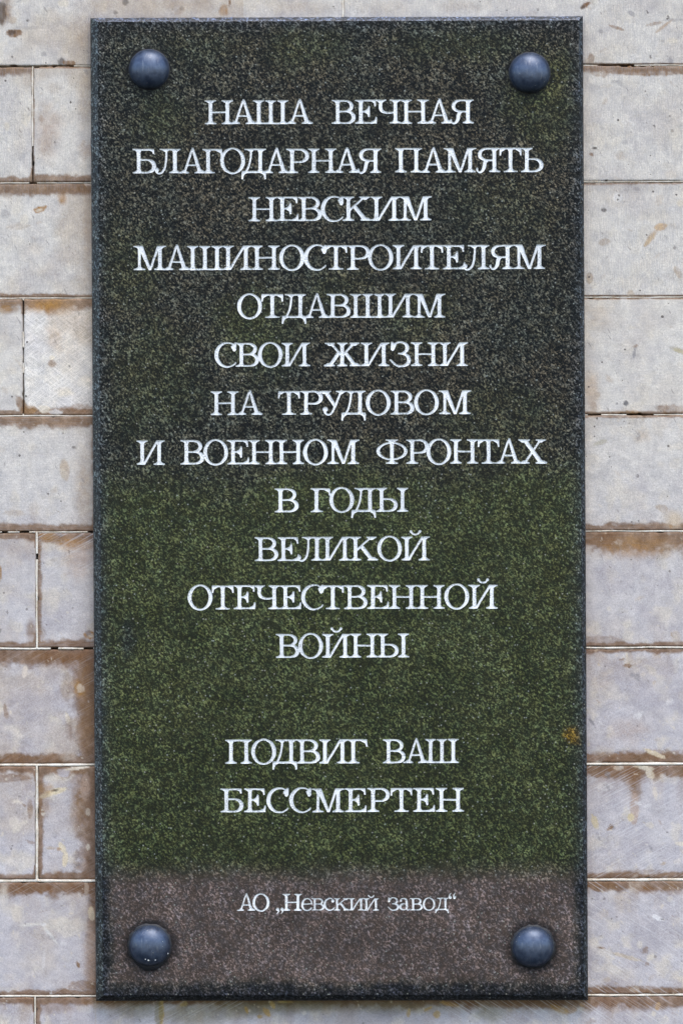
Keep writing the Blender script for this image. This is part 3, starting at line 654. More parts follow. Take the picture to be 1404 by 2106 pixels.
# ================================================================= LETTER SHAPES
# glyphs are drawn as masks on a fine grid in units of the cap height, then traced
ST = 0.155; TH = 0.085; BAR = 0.068
def m_rect(X, Y, x0, y0, x1, y1): return (X >= x0) & (X <= x1) & (Y >= y0) & (Y <= y1)
def m_poly(X, Y, pts):
    ins = np.zeros(X.shape, bool)
    n = len(pts)
    for i in range(n):
        x1, y1 = pts[i]; x2, y2 = pts[(i + 1) % n]
        if y1 == y2: continue
        c = ((Y >= min(y1, y2)) & (Y < max(y1, y2)))
        xi = x1 + (Y - y1) * (x2 - x1) / (y2 - y1)
        ins ^= c & (X < xi)
    return ins
def m_ell(X, Y, cx, cy, rx, ry, p=2.0): return np.abs((X - cx) / rx) ** p + np.abs((Y - cy) / ry) ** p <= 1
def m_foot(X, Y, xl, xr, sl, sr, y=0.0, up=True, t=.05, b=.085, r=.17):
    """bracketed serif: stem spans sl..sr at this end, serif spans xl..xr"""
    h = (Y - y) if up else (y - Y)
    d = np.maximum(np.maximum(sl - X, X - sr), 0)
    lim = t + b * np.maximum(0, 1 - d / r) ** 2.2
    return (X >= xl) & (X <= xr) & (h >= 0) & (h <= lim)
def m_stem(X, Y, cx, w=ST, y0=0, y1=1, bot=(.24, .24), top=(.24, .24)):
    m = m_rect(X, Y, cx - w / 2, y0, cx + w / 2, y1)
    if bot: m |= m_foot(X, Y, cx - bot[0], cx + bot[1], cx - w / 2, cx + w / 2, y0, True)
    if top: m |= m_foot(X, Y, cx - top[0], cx + top[1], cx - w / 2, cx + w / 2, y1, False)
    return m
def m_bowl(X, Y, xs, xe, y0, y1, w=.15, t=BAR, rx=None):
    rx = rx or min(.36, (xe - xs) * .8); cy = (y0 + y1) / 2
    o = m_rect(X, Y, xs, y0, xe - rx, y1) | (m_ell(X, Y, xe - rx, cy, rx, (y1 - y0) / 2, 2.15) & (X >= xe - rx))
    xi = xe - w; rxi = rx - w * .62
    i = m_rect(X, Y, xs - 1, y0 + t, xi - rxi, y1 - t) | (m_ell(X, Y, xi - rxi, cy, rxi, (y1 - y0) / 2 - t, 2.0) & (X >= xi - rxi))
    return o & ~i
def m_stroke(X, Y, pts, ws):
    m = np.zeros(X.shape, bool)
    # subdivide by Catmull-Rom for smooth curves
    P = [np.array(p, float) for p in pts]; Q = []; Wd = []
    n = len(P)
    for i in range(n - 1):
        p0 = P[max(i - 1, 0)]; p1 = P[i]; p2 = P[i + 1]; p3 = P[min(i + 2, n - 1)]
        for s in range(8):
            t = s / 8
            Q.append(.5 * ((2 * p1) + (-p0 + p2) * t + (2 * p0 - 5 * p1 + 4 * p2 - p3) * t * t + (-p0 + 3 * p1 - 3 * p2 + p3) * t ** 3))
            Wd.append(ws[i] * (1 - t) + ws[i + 1] * t)
    Q.append(P[-1]); Wd.append(ws[-1])
    for i in range(len(Q) - 1):
        a, b = Q[i], Q[i + 1]; d = b - a; L2 = max(d @ d, 1e-9)
        t = np.clip(((X - a[0]) * d[0] + (Y - a[1]) * d[1]) / L2, 0, 1)
        m |= np.hypot(X - a[0] - t * d[0], Y - a[1] - t * d[1]) <= (Wd[i] * (1 - t) + Wd[i + 1] * t) / 2
    return m
def m_beakdown(X, Y, x, y=1.0, h=.27, dr=1, w=.05, reach=.19):
    """triangular beak hanging from a bar end at x (dr=+1: right end)"""
    m = m_poly(X, Y, [(x, y), (x + dr * .012, y - h), (x - dr * w, y - h - .01), (x - dr * (w + .03), y - h * .55), (x - dr * reach, y - BAR), (x - dr * reach, y)])
    return m
def flipY(X, Y): return X, 1 - Y

def G_H(X, Y): return m_stem(X, Y, .245) | m_stem(X, Y, .945) | m_rect(X, Y, .2, .465, .99, .465 + BAR)
def G_P(X, Y): return m_stem(X, Y, .245, top=(.24, .1)) | m_stem(X, Y, .885, top=(.1, .24)) | m_rect(X, Y, .2, 1 - BAR, .93, 1)
def G_SH(X, Y): return m_stem(X, Y, .24, bot=(.24, .1), top=(.24, .23)) | m_stem(X, Y, .74, bot=(.1, .1), top=(.23, .23)) | m_stem(X, Y, 1.24, bot=(.1, .24), top=(.23, .24)) | m_rect(X, Y, .2, 0, 1.3, BAR)
def G_I(X, Y): return m_stem(X, Y, .245, bot=(.24, .08)) | m_stem(X, Y, .975, top=(.08, .245)) | m_poly(X, Y, [(.25, 0), (.36, 0), (.97, 1), (.86, 1)])
def G_M(X, Y):
    return (m_stem(X, Y, .255, w=.115, top=(.255, .05)) | m_stem(X, Y, 1.10, top=(.03, .26)) |
            m_poly(X, Y, [(.18, 1), (.40, 1), (.745, 0), (.635, 0)]) | m_poly(X, Y, [(.655, 0), (.745, 0), (1.09, 1), (.985, 1)]))
def G_A(X, Y):
    return (m_poly(X, Y, [(.545, 1.045), (.635, 1.045), (1.0, 0), (.82, 0)]) | m_poly(X, Y, [(.19, 0), (.29, 0), (.62, .98), (.53, .98)]) |
            m_rect(X, Y, .3, .30, .88, .30 + BAR) & m_poly(X, Y, [(.19, 0), (1, 0), (.6, 1.03)]) |
            m_foot(X, Y, 0, .44, .19, .30) | m_foot(X, Y, .67, 1.13, .82, 1.0))
def G_V(X, Y):
    return m_stem(X, Y, .25, bot=(.25, .1), top=(.25, .1)) | m_bowl(X, Y, .25, .91, .48, 1.0, .15) | m_bowl(X, Y, .25, 1.0, 0, .48 + BAR, .165)
def G_R(X, Y): return m_stem(X, Y, .25, top=(.25, .1), bot=(.25, .25)) | m_bowl(X, Y, .25, .95, .42, 1.0, .155)
def G_SOFT(X, Y): return m_stem(X, Y, .245, bot=(.245, .1)) | m_bowl(X, Y, .245, .93, 0, .57, .16)
def G_Y(X, Y): return G_SOFT(X * 1.02, Y) | m_stem(X, Y, 1.115, bot=(.235, .235), top=(.235, .235))
def G_B(X, Y): return m_stem(X, Y, .25, bot=(.25, .1), top=(.25, .1)) | m_rect(X, Y, .25, 1 - BAR, .86, 1) | m_beakdown(X, Y, .88, h=.2) | m_bowl(X, Y, .25, .97, 0, .585, .165)
def G_YA(X, Y):
    m = m_stem(X, Y, .79, bot=(.22, .24), top=(.1, .24)) | m_bowl(1.03 - X + .01, Y, .25, .93, .46, 1.0, .15)
    return m | m_stroke(X, Y, [(.53, .49), (.41, .40), (.37, .2), (.29, .05), (.17, .0), (.07, .09)], [.06, .15, .145, .11, .07, .06]) | m_ell(X, Y, .075, .13, .045, .06)
def G_E(X, Y):
    m = m_stem(X, Y, .25, bot=(.25, .1), top=(.25, .1)) | m_rect(X, Y, .25, 1 - BAR, .87, 1) | m_rect(X, Y, .25, 0, .9, BAR)
    m |= m_beakdown(X, Y, .87) | m_beakdown(X, 1 - Y, .91, h=.28, reach=.26)
    m |= m_rect(X, Y, .25, .475, .6, .475 + BAR)
    m |= m_poly(X, Y, [(.63, .72), (.565, .75), (.52, .62), (.40, .54), (.40, .48), (.52, .40), (.565, .26), (.63, .29)])
    return m
def G_G(X, Y): return m_stem(X, Y, .25, top=(.25, .1), bot=(.25, .27)) | m_rect(X, Y, .25, 1 - BAR, .83, 1) | m_beakdown(X, Y, .83, h=.3, reach=.27)
def G_T(X, Y): return m_stem(X, Y, .475, bot=(.3, .3), top=(.1, .1)) | m_rect(X, Y, .03, 1 - BAR, .92, 1) | m_beakdown(X, Y, .925, h=.31, reach=.25) | m_beakdown(X, Y, .025, h=.31, dr=-1, reach=.25)
def G_O(X, Y): return m_ell(X, Y, .52, .5, .52, .545) & ~m_ell(X, Y, .52, .5, .36, .475)
def G_S(X, Y):
    m = m_ell(X, Y, .53, .5, .53, .545) & ~m_ell(X, Y, .575, .5, .405, .475)
    m &= ~((X > .6) & (Y > .26 - .0 * X) & (Y < .72)) & ~((X > .93)) & ~m_poly(X, Y, [(.6, .26), (.8, .26), (.98, .14), (1.2, .5), (.6, .6)])
    m |= m_poly(X, Y, [(.93, 1.02), (.85, 1.02), (.80, .93), (.70, .86), (.80, .66), (.87, .64), (.935, .72)])
    return m & ((Y > .1) | (X < .97))
def G_K(X, Y):
    return (m_stem(X, Y, .245) | m_poly(X, Y, [(.3, .38), (.3, .50), (.88, 1), (.98, 1)]) | m_poly(X, Y, [(.42, .56), (.56, .64), (1.06, 0), (.86, 0)]) |
            m_foot(X, Y, .70, 1.14, .86, .98, 1, False) | m_foot(X, Y, .74, 1.2, .86, 1.06))
def G_ZH(X, Y):
    m = m_stem(X, Y, .775, bot=(.22, .22), top=(.22, .22))
    for f in (lambda x: x, lambda x: 1.55 - x):
        x = f(X)
        m |= m_poly(x, Y, [(.2, 1), (.34, 1), (.76, .50), (.76, .38)]) | m_foot(x, Y, .04, .47, .2, .34, 1, False)
        m |= m_poly(x, Y, [(.14, 0), (.32, 0), (.70, .54), (.58, .62)]) | m_foot(x, Y, 0, .46, .14, .32)
    return m
def G_U(X, Y):
    return (m_poly(X, Y, [(.14, 1), (.34, 1), (.72, .40), (.65, .26)]) | m_foot(X, Y, 0, .50, .14, .34, 1, False) | m_foot(X, Y, .70, 1.13, .88, .97, 1, False) |
            m_stroke(X, Y, [(.93, 1), (.66, .34), (.52, .07), (.38, -.01), (.26, .06), (.22, .16)], [.09, .095, .09, .07, .09, .1]) | m_ell(X, Y, .255, .22, .11, .11))
def G_D(X, Y):
    m = m_stem(X, Y, .79, bot=(.1, .1), top=(.1, .24)) | m_rect(X, Y, .3, 1 - BAR, .85, 1) | m_foot(X, Y, .13, .5, .36, .46, 1, False)
    m |= m_stroke(X, Y, [(.42, .96), (.39, .6), (.30, .25), (.19, .04)], [.085] * 4)
    m |= m_rect(X, Y, .04, 0, 1.0, .085)
    for f in (lambda x: x, lambda x: 1.04 - x):
        x = f(X)
        m |= m_poly(x, Y, [(.015, .085), (0, -.24), (.07, -.27), (.095, -.14), (.15, -.05), (.26, 0), (.26, .085)])
    return m
def G_L(X, Y):
    m = m_stem(X, Y, .855, top=(.1, .24)) | m_rect(X, Y, .4, 1 - BAR, .9, 1) | m_foot(X, Y, .22, .6, .44, .54, 1, False)
    return m | m_stroke(X, Y, [(.50, .96), (.49, .6), (.43, .22), (.30, .03), (.16, -.01), (.07, .07)], [.085, .085, .09, .085, .07, .08]) | m_ell(X, Y, .105, .13, .085, .095)
def G_Z(X, Y):
    m = m_bowl(X, Y, .35, .82, .49, 1.045, .145, rx=.34) & (X > .35)
    m |= m_bowl(X, Y, .36, .90, -.045, .49 + BAR, .16, rx=.38) & (X > .36)
    m |= m_stroke(X, Y, [(.5, 1.01), (.36, 1.0), (.2, .93)], [.07, .07, .07])
    m |= m_poly(X, Y, [(.06, 1.04), (.13, 1.04), (.2, .95), (.30, .93), (.19, .68), (.12, .64), (.05, .70)])
    m |= m_stroke(X, Y, [(.5, -.005), (.36, .005), (.2, .09), (.04, .25)], [.08, .08, .085, .07])
    m &= ~((Y > .49) & (Y < .49 + BAR) & (X < .33))
    return m
def G_CH(X, Y):
    return (m_stem(X, Y, .84, bot=(.25, .24)) | m_stem(X, Y, .22, w=.15, y0=.72, y1=1, bot=None, top=(.22, .24)) |
            m_stroke(X, Y, [(.22, .8), (.22, .66), (.29, .52), (.5, .44), (.8, .47)], [.15, .15, .13, .075, .068]))
def G_F(X, Y): return m_stem(X, Y, .65, bot=(.26, .26), top=(.26, .26)) | (m_ell(X, Y, .65, .52, .65, .37) & ~m_ell(X, Y, .65, .52, .51, .305))
def G_X(X, Y):
    return (m_poly(X, Y, [(.15, 1), (.35, 1), (1.09, 0), (.89, 0)]) | m_poly(X, Y, [(.90, 1), (1.0, 1), (.31, 0), (.2, 0)]) |
            m_foot(X, Y, 0, .49, .15, .35, 1, False) | m_foot(X, Y, .74, 1.17, .9, 1.0, 1, False) | m_foot(X, Y, .03, .47, .2, .31) | m_foot(X, Y, .73, 1.22, .89, 1.09))
def G_IJ(X, Y, lift=0.0):
    return (G_I(X, Y) | m_stroke(X, Y, [(.42, 1.22 + lift), (.5, 1.12 + lift), (.61, 1.095 + lift), (.72, 1.12 + lift), (.80, 1.22 + lift)], [.07, .075, .06, .075, .07]) |
            m_ell(X, Y, .42, 1.22 + lift, .06, .06) | m_ell(X, Y, .80, 1.22 + lift, .06, .06))
# small letters: x height .72
def low(g, s=.73, sx=.78): return lambda X, Y: g(X / sx, Y / s)
def g_e(X, Y):
    X = X / .95; m = m_ell(X, Y, .36, .36, .36, .385) & ~m_ell(X, Y, .38, .36, .245, .325)
    m &= ~((X > .42) & (Y > .18) & (Y < .36))
    return m | m_rect(X, Y, .1, .36, .70, .42) | (m_stroke(X, Y, [(.5, .035), (.6, .08), (.69, .17)], [.07, .06, .04]))
def g_a(X, Y):
    m = m_stroke(X, Y, [(.09, .56), (.16, .67), (.30, .70), (.42, .64), (.46, .5), (.46, .12)], [.07, .07, .07, .1, .13, .13])
    m |= m_ell(X, Y, .12, .56, .065, .065) | (m_ell(X, Y, .27, .2, .27, .215) & ~m_ell(X, Y, .31, .2, .17, .155))
    return m | m_stroke(X, Y, [(.46, .14), (.50, .03), (.58, .01), (.66, .07)], [.12, .08, .06, .04])
def g_s(X, Y):
    m = m_ell(X, Y, .36, .36, .36, .385) & ~m_ell(X, Y, .39, .36, .255, .325)
    m &= ~((X > .42) & (Y > .17) & (Y < .52)) & (X < .66)
    return m | m_ell(X, Y, .55, .56, .085, .085) | m_stroke(X, Y, [(.5, .035), (.6, .08), (.66, .17)], [.06, .055, .04])
def g_q1(X, Y):
    m = np.zeros(X.shape, bool)
    for dx in (0, .26): m |= m_ell(X, Y, .1 + dx, .09, .095, .095) | m_stroke(X, Y, [(.15 + dx, .09), (.15 + dx, -.03), (.05 + dx, -.18)], [.09, .08, .03])
    return m
def g_q2(X, Y):
    m = np.zeros(X.shape, bool)
    for dx in (0, .26): m |= m_ell(X, Y, .11 + dx, .76, .09, .09) | m_stroke(X, Y, [(.06 + dx, .76), (.07 + dx, .88), (.16 + dx, 1.02)], [.09, .075, .03])
    return m

GL = {'Н': (G_H, 1.19), 'П': (G_P, 1.13), 'Ш': (G_SH, 1.48), 'И': (G_I, 1.22), 'М': (G_M, 1.36), 'А': (G_A, 1.13), 'В': (G_V, 1.0),
      'Р': (G_R, .95), 'Ь': (G_SOFT, .93), 'Ы': (G_Y, 1.35), 'Б': (G_B, .97), 'Я': (G_YA, 1.03), 'Е': (G_E, .93), 'Г': (G_G, .85),
      'Т': (G_T, .95), 'О': (G_O, 1.04), 'С': (G_S, .94), 'К': (G_K, 1.2), 'Ж': (G_ZH, 1.55), 'У': (G_U, 1.13), 'Д': (G_D, 1.04),
      'Л': (G_L, 1.09), 'З': (G_Z, .9), 'Ч': (G_CH, 1.08), 'Ф': (G_F, 1.3), 'Х': (G_X, 1.22), 'Й': (G_IJ, 1.22),
      'е': (g_e, .67), 'в': (low(G_V), .78), 'с': (g_s, .67), 'к': (low(G_K), .93), 'и': (low(G_I), .94), 'й': (low(G_IJ), .94),
      'з': (low(G_Z), .70), 'а': (g_a, .66), 'о': (low(G_O, .72, .72), .75), 'д': (low(G_D), .80), '„': (g_q1, .45), '“': (g_q2, .45)}

# (word, x start, x end, baseline y, cap height) measured on the photograph; baselines are for x=700
WORDS = [
 ("НАША",421,643,253.5,49.3),("ВЕЧНАЯ",682,974,253.5,49.3),
 ("БЛАГОДАРНАЯ",273,784,354.3,50.2),("ПАМЯТЬ",812,1117,354.3,50.2),
 ("НЕВСКИМ",511,888,453.2,49.8),
 ("МАШИНОСТРОИТЕЛЯМ",274,1122,553.6,50),
 ("ОТДАВШИМ",488,916,652.7,49),
 ("СВОИ",441,638,752.5,48.6),("ЖИЗНИ",666,962,752.5,48.6),
 ("НА",433,540,852,49),("ТРУДОВОМ",571,968.5,852,49),
 ("И",281,339,954,50),("ВОЕННОМ",371,739,954,50),("ФРОНТАХ",774,1125,954,50),
 ("В",564.5,614,1052.5,49),("ГОДЫ",638.5,839,1052.5,49),
 ("ВЕЛИКОЙ",523.6,884,1152.7,48.8),
 ("ОТЕЧЕСТВЕННОЙ",386,1023,1252.3,49),
 ("ВОЙНЫ",567,841,1352.3,49),
 ("ПОДВИГ",463,756,1570.3,49.3),("ВАШ",787,943,1570.3,49.3),
 ("БЕССМЕРТЕН",453.5,953.7,1670.3,48.8),
 ("АО",487,554,1873,34.2),("„Невский",567.5,779,1873,34.2),("завод“",796.5,937,1873,34.2)]
KERN = {('Н','А'):-.12,('А','Ш'):-.10,('Ш','А'):-.08,('Л','А'):-.05,('А','Г'):-.10,('Г','О'):-.06,('О','Д'):-.12,('Д','А'):-.12,('А','Р'):-.10,('А','Я'):-.10,
        ('П','А'):-.08,('А','М'):-.08,('М','А'):-.12,('Р','О'):-.05,('Т','Д'):-.06,('А','В'):-.10,('Р','У'):-.14,('У','Д'):-.20,('Т','А'):-.16,('А','Х'):-.10,
        ('В','А'):-.06,('Е','Ч'):-.04,('С','Т'):-.06,('Е','Л'):-.08,('И','Т'):-.04,('А','О'):-.10,('Б','Л'):-.03,('О','Т'):-.02,('Г','а'):-.1,('„','Н'):-.02}

F_RES = 0.5     # field cell, photograph pixels
SUB = 2         # mask samples per cell side

def word_fields():
    """-> list of (char, field, ox, oy): field 2D in 0..1 on cells of F_RES pixels, >0.5 is letter"""
    out = []
    for (w, xa, xb, yb, cap) in WORDS:
        ws = [GL[ch][1] * cap for ch in w]
        ks = [KERN.get((w[i], w[i + 1]), 0) * cap for i in range(len(w) - 1)]
        total = sum(ws) + sum(ks)
        if len(w) > 1:
            extra = (xb - xa - total) / (len(w) - 1)
            lim = 2.2
            sx = 1.0
            if abs(extra) > lim:
                e2 = math.copysign(lim, extra)
                sx = (xb - xa - e2 * (len(w) - 1)) / total
                extra = e2
        else:
            extra = 0; sx = (xb - xa) / total
        x = xa
        row = []
        for i, ch in enumerate(w):
            g, gw = GL[ch]
            ox = math.floor(x - 6); wpx = gw * cap * sx + 12
            oy = math.floor(yb - cap * 1.45)
            nx = int(wpx / F_RES) + 3; ny = int((cap * 1.95) / F_RES) + 3
            fx = (np.arange(nx * SUB) + .5) / SUB * F_RES + ox
            fy = (np.arange(ny * SUB) + .5) / SUB * F_RES + oy
            PX, PY = np.meshgrid(fx, fy)
            jit = random.uniform(-.35, .35)
            yy = yb - 0.0033 * (PX - 700) + jit
            # hand cut wobble
            wx = (vnoise(PX / 7, PY / 7, 301) - .5) * .75; wy = (vnoise(PX / 7, PY / 7, 302) - .5) * .75
            U = (PX + wx - x - 0.005 * (PY - yb)) / (cap * sx); Vv = (yy - PY - wy) / cap
            mk = g(U, Vv)
            pm = np.pad(mk, 1)
            mk = pm[1:-1, 1:-1] | pm[:-2, 1:-1]
            row.append([ch, mk, ox, oy, nx, ny, x, gw * cap * sx])
            x += gw * cap * sx + extra + (ks[i] * sx if i < len(ks) else 0)
        out.append(row)
    return out

def blur3(a):
    p = np.pad(a, 1, mode='edge')
    a = (p[:-2, 1:-1] + 2 * p[1:-1, 1:-1] + p[2:, 1:-1]) / 4
    p = np.pad(a, 1, mode='edge')
    return (p[1:-1, :-2] + 2 * p[1:-1, 1:-1] + p[1:-1, 2:]) / 4

def to_field(mask, nx, ny):
    f = mask.astype(float)
    f = blur3(f)
    f = f.reshape(ny, SUB, nx, SUB).mean((1, 3))
    return f

def trace(field, ox, oy):
    """marching squares -> closed loops of photograph pixel points, letter on a fixed side"""
    f = np.pad(field, 1)
    f = np.clip(f, 1e-3, 1 - 1e-3)
    ny, nx = f.shape
    ins = f > .5
    code = (ins[:-1, :-1] * 1 + ins[:-1, 1:] * 2 + ins[1:, 1:] * 4 + ins[1:, :-1] * 8)
    ys, xs = np.nonzero((code > 0) & (code < 15))
    nxt = {}
    def ept(k):
        typ, i, j = k
        if typ == 0: a, b = f[i, j], f[i, j + 1]; t = (.5 - a) / (b - a); x, y = j + t, i
        else: a, b = f[i, j], f[i + 1, j]; t = (.5 - a) / (b - a); x, y = j, i + t
        return (ox + (x - 1 + .5) * F_RES, oy + (y - 1 + .5) * F_RES)
    for i, j in zip(ys.tolist(), xs.tolist()):
        c = int(code[i, j])
        Tp = (0, i, j); Bt = (0, i + 1, j); Lf = (1, i, j); Rt = (1, i, j + 1)
        segs = {1: [(Lf, Tp)], 2: [(Tp, Rt)], 3: [(Lf, Rt)], 4: [(Rt, Bt)], 5: [(Lf, Tp), (Rt, Bt)], 6: [(Tp, Bt)], 7: [(Lf, Bt)],
                8: [(Bt, Lf)], 9: [(Bt, Tp)], 10: [(Tp, Rt), (Bt, Lf)], 11: [(Bt, Rt)], 12: [(Rt, Lf)], 13: [(Rt, Tp)], 14: [(Tp, Lf)]}[c]
        for a, b in segs: nxt[a] = b
    loops = []
    while nxt:
        s = next(iter(nxt)); lp = [s]; k = nxt.pop(s)
        while k != s and k in nxt:
            lp.append(k); k = nxt.pop(k)
        if len(lp) > 8: loops.append(np.array([ept(q) for q in lp]))
    return loops

def simplify(P, eps=0.13):
    n = len(P)
    if n < 8: return P
    # split at two far points, Douglas-Peucker each half
    i0 = 0; i1 = int(np.argmax(((P - P[0]) ** 2).sum(1)))
    def dp(a, b, idx):
        out = [a]
        stack = [(a, b)]; keep = {a, b}
        while stack:
            s, e = stack.pop()
            if e - s < 2: continue
            A = Q[s]; B = Q[e]; d = B - A; L = math.hypot(*d)
            seg = Q[s + 1:e] - A
            dist = np.abs(seg[:, 0] * d[1] - seg[:, 1] * d[0]) / L if L > 1e-6 else np.hypot(seg[:, 0], seg[:, 1])
            m = int(dist.argmax())
            if dist[m] > eps:
                keep.add(s + 1 + m); stack += [(s, s + 1 + m), (s + 1 + m, e)]
        return sorted(keep)
    Q = np.concatenate([P, P[:1]])
    ks = dp(0, i1, None)[:-1] + dp(i1, n, None)[:-1]
    R_ = Q[sorted(set(ks))]
    # drop nearly coincident points
    keep = [0]
    for i in range(1, len(R_)):
        if math.hypot(*(R_[i] - R_[keep[-1]])) > .12: keep.append(i)
    R_ = R_[keep]
    if math.hypot(*(R_[0] - R_[-1])) < .12: R_ = R_[:-1]
    return R_

def sample_field(field, ox, oy, x, y):
    i = int(math.floor((y - oy) / F_RES)); j = int(math.floor((x - ox) / F_RES))
    if 0 <= i < field.shape[0] and 0 <= j < field.shape[1]: return field[i, j]
    return 0.0

# ================================================================= THE PLAQUE
C_TL, C_TR, C_BR, C_BL = [(702 + (x - 702) * 1.0030, 1053 + (y - 1053) * 1.0030) for x, y in ((185.5, 35.5), (1198.5, 32), (1209, 2058.5), (197, 2060))]
plaque = root("memorial_plaque", W(703, 2056, 0), "tall dark granite memorial plaque with white carved Cyrillic lettering and a bolt in each corner", "plaque")
P0 = Vector(plaque.location)
def PL(px, py, y=-T):
    a = W(px, py, -T)
    return (a[0] - P0[0], y - P0[1], a[2] - P0[2])

BOLTS = [(307, 142, 41), (1088.5, 149, 41.5), (308, 1945.5, 42), (1095.5, 1948, 42)]
DEPTH = 0.0011

# --- colour of the stone by place
def slab_colour(px, py, edge=False, side=0):
    n = len(px)
    b1 = fbm(px / 150, py / 150, 401); b2 = fbm(px / 45, py / 45, 402); b3 = fbm(px / 14, py / 14, 403)
    neutral = np.array((0.118, 0.116, 0.082)); warm = np.array((0.134, 0.116, 0.078)); green = np.array((0.120, 0.136, 0.054))
    deepg = np.array((0.083, 0.101, 0.031)); mauve = np.array((0.205, 0.154, 0.136)); blue = np.array((0.075, 0.086, 0.100)); yel = np.array((0.175, 0.17, 0.055))
    k = sstep(.35, .65, b1)[:, None]
    col = neutral * (1 - k) + warm * k
    w = (b1 - .5) * 130 + (b2 - .5) * 70
    g = sstep(900, 1050, py + w)
    g = np.maximum(g, 0.0)
    def blob(cx, cy, rx, ry, s):
        d = np.sqrt(((px - cx) / rx) ** 2 + ((py - cy) / ry) ** 2) + (b2 - .5) * 1.1
        return sstep(1.25, .25, d) * s
    gp = np.zeros(n)
    for a in ((620, 95, 100, 70, .5), (520, 690, 110, 110, .75), (330, 250, 70, 80, .5), (300, 770, 120, 160, .5), (1120, 200, 90, 130, .65), (950, 90, 160, 50, .45), (700, 590, 90, 50, .4), (260, 560, 90, 120, .45),
              (860, 660, 100, 80, .4), (1040, 420, 120, 90, .3), (1020, 870, 160, 90, .4), (420, 90, 120, 50, .25)):
        gp = np.maximum(gp, blob(*a))
    gg = np.clip(np.maximum(g, gp), 0, 1)
    deep = sstep(1060, 1230, py) * sstep(.62, .30, b2) + sstep(1350, 1560, py) * .35
    gcol = green * (1 - .5 * np.clip(deep, 0, 1))[:, None] + deepg * (.5 * np.clip(deep, 0, 1))[:, None]
    col = col * (1 - gg[:, None]) + gcol * gg[:, None]
    y_ = np.clip(blob(1120, 170, 60, 60, .45) + blob(1172, 1512, 16, 20, 1.0) * 1.2 + blob(640, 1310, 60, 30, .25) + blob(1150, 1180, 60, 120, .25) + blob(340, 1450, 90, 80, .2), 0, 1)
    col = col * (1 - y_[:, None]) + yel * y_[:, None]
    yo = sstep(1.5, .3, np.hypot((px - 1173) / 15, (py - 1512) / 17) + (b3 - .5) * 1.2)
    yo = np.maximum(yo, .0 * sstep(1.5, .3, np.hypot((px - 814) / 9, (py - 1483) / 10) + (b3 - .5) * 1.2))[:, None]
    col = col * (1 - yo) + np.array((0.46, 0.27, 0.02)) * yo
    # bluish bare vertical smear on the left
    s_ = blob(262, 1322, 17, 52, .5)
    col = col * (1 - s_[:, None]) + blue * s_[:, None]
    # pale dusty foot of the plaque
    mz = sstep(1762, 1822, py + (b2 - .5) * 22 + (b3 - .5) * 26)
    lx = 197 + (py - 2056) * .006; rx = 1207 + (py - 2056) * .006
    inset = np.minimum(np.minimum(px - lx - 22, rx - 14 - px), 2032 - py) + (b2 - .5) * 14 + (b3 - .5) * 16
    mz2 = sstep(-4, 18, inset)
    m_ = mz * mz2
    fe = (mz * (1 - mz2))[:, None]
    col = col * (1 - fe) + np.array((.075, .075, .088)) * fe
    col = col * (1 - m_[:, None]) + mauve * m_[:, None]
    foot_edge = mz * (1 - mz2)
    
    col *= (.58 + .50 * b2)[:, None]
    film = np.zeros((n, 3))
    film[:, 0] = np.clip(gg * .30 * (1 - mz) + m_ * .72 , 0, 1)
    grime = foot_edge * .35
    band = sstep(1738, 1775, py + (b2 - .5) * 30) * (1 - mz)
    grime = np.maximum(grime, band * .22)
    for i, (bx, by, br) in enumerate(BOLTS):
        d = np.hypot(px - bx, py - by)
        ring = br + (9 if i > 1 else 3)
        grime = np.maximum(grime, sstep(ring + 9, ring - 2, d + (b3 - .5) * 10) * (.95 if i > 1 else .7))
        dx = np.abs(px - bx + (6 if i == 2 else 0)); t = (py - by - br) / (70 if i == 2 else 55)
        drip = sstep(9 + (4 if i == 2 else 0), 2, dx * (1 + .4 * np.clip(t, 0, 1)) + (b3 - .5) * 6) * ((t > -.1) & (t < 1)) * (1 - np.clip(t, 0, 1)) * .75
        grime = np.maximum(grime, drip)
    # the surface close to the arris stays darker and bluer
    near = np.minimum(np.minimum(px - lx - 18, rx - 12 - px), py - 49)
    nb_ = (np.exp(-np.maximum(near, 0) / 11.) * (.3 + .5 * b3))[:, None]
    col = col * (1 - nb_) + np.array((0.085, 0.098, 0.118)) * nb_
    film[:, 1] = np.clip(grime, 0, 1)
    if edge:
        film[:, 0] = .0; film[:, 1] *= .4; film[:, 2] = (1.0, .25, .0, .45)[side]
        col[:] = np.array(((0.15, 0.18, 0.25), (0.070, 0.082, 0.09), (0.038, 0.042, 0.045), (0.095, 0.112, 0.108))[side]) * (.55 + .9 * b2)[:, None]  # chamfer tints hold painted light: sky blue on top, shade at the bottom
    return np.clip(col, 0, 1), film

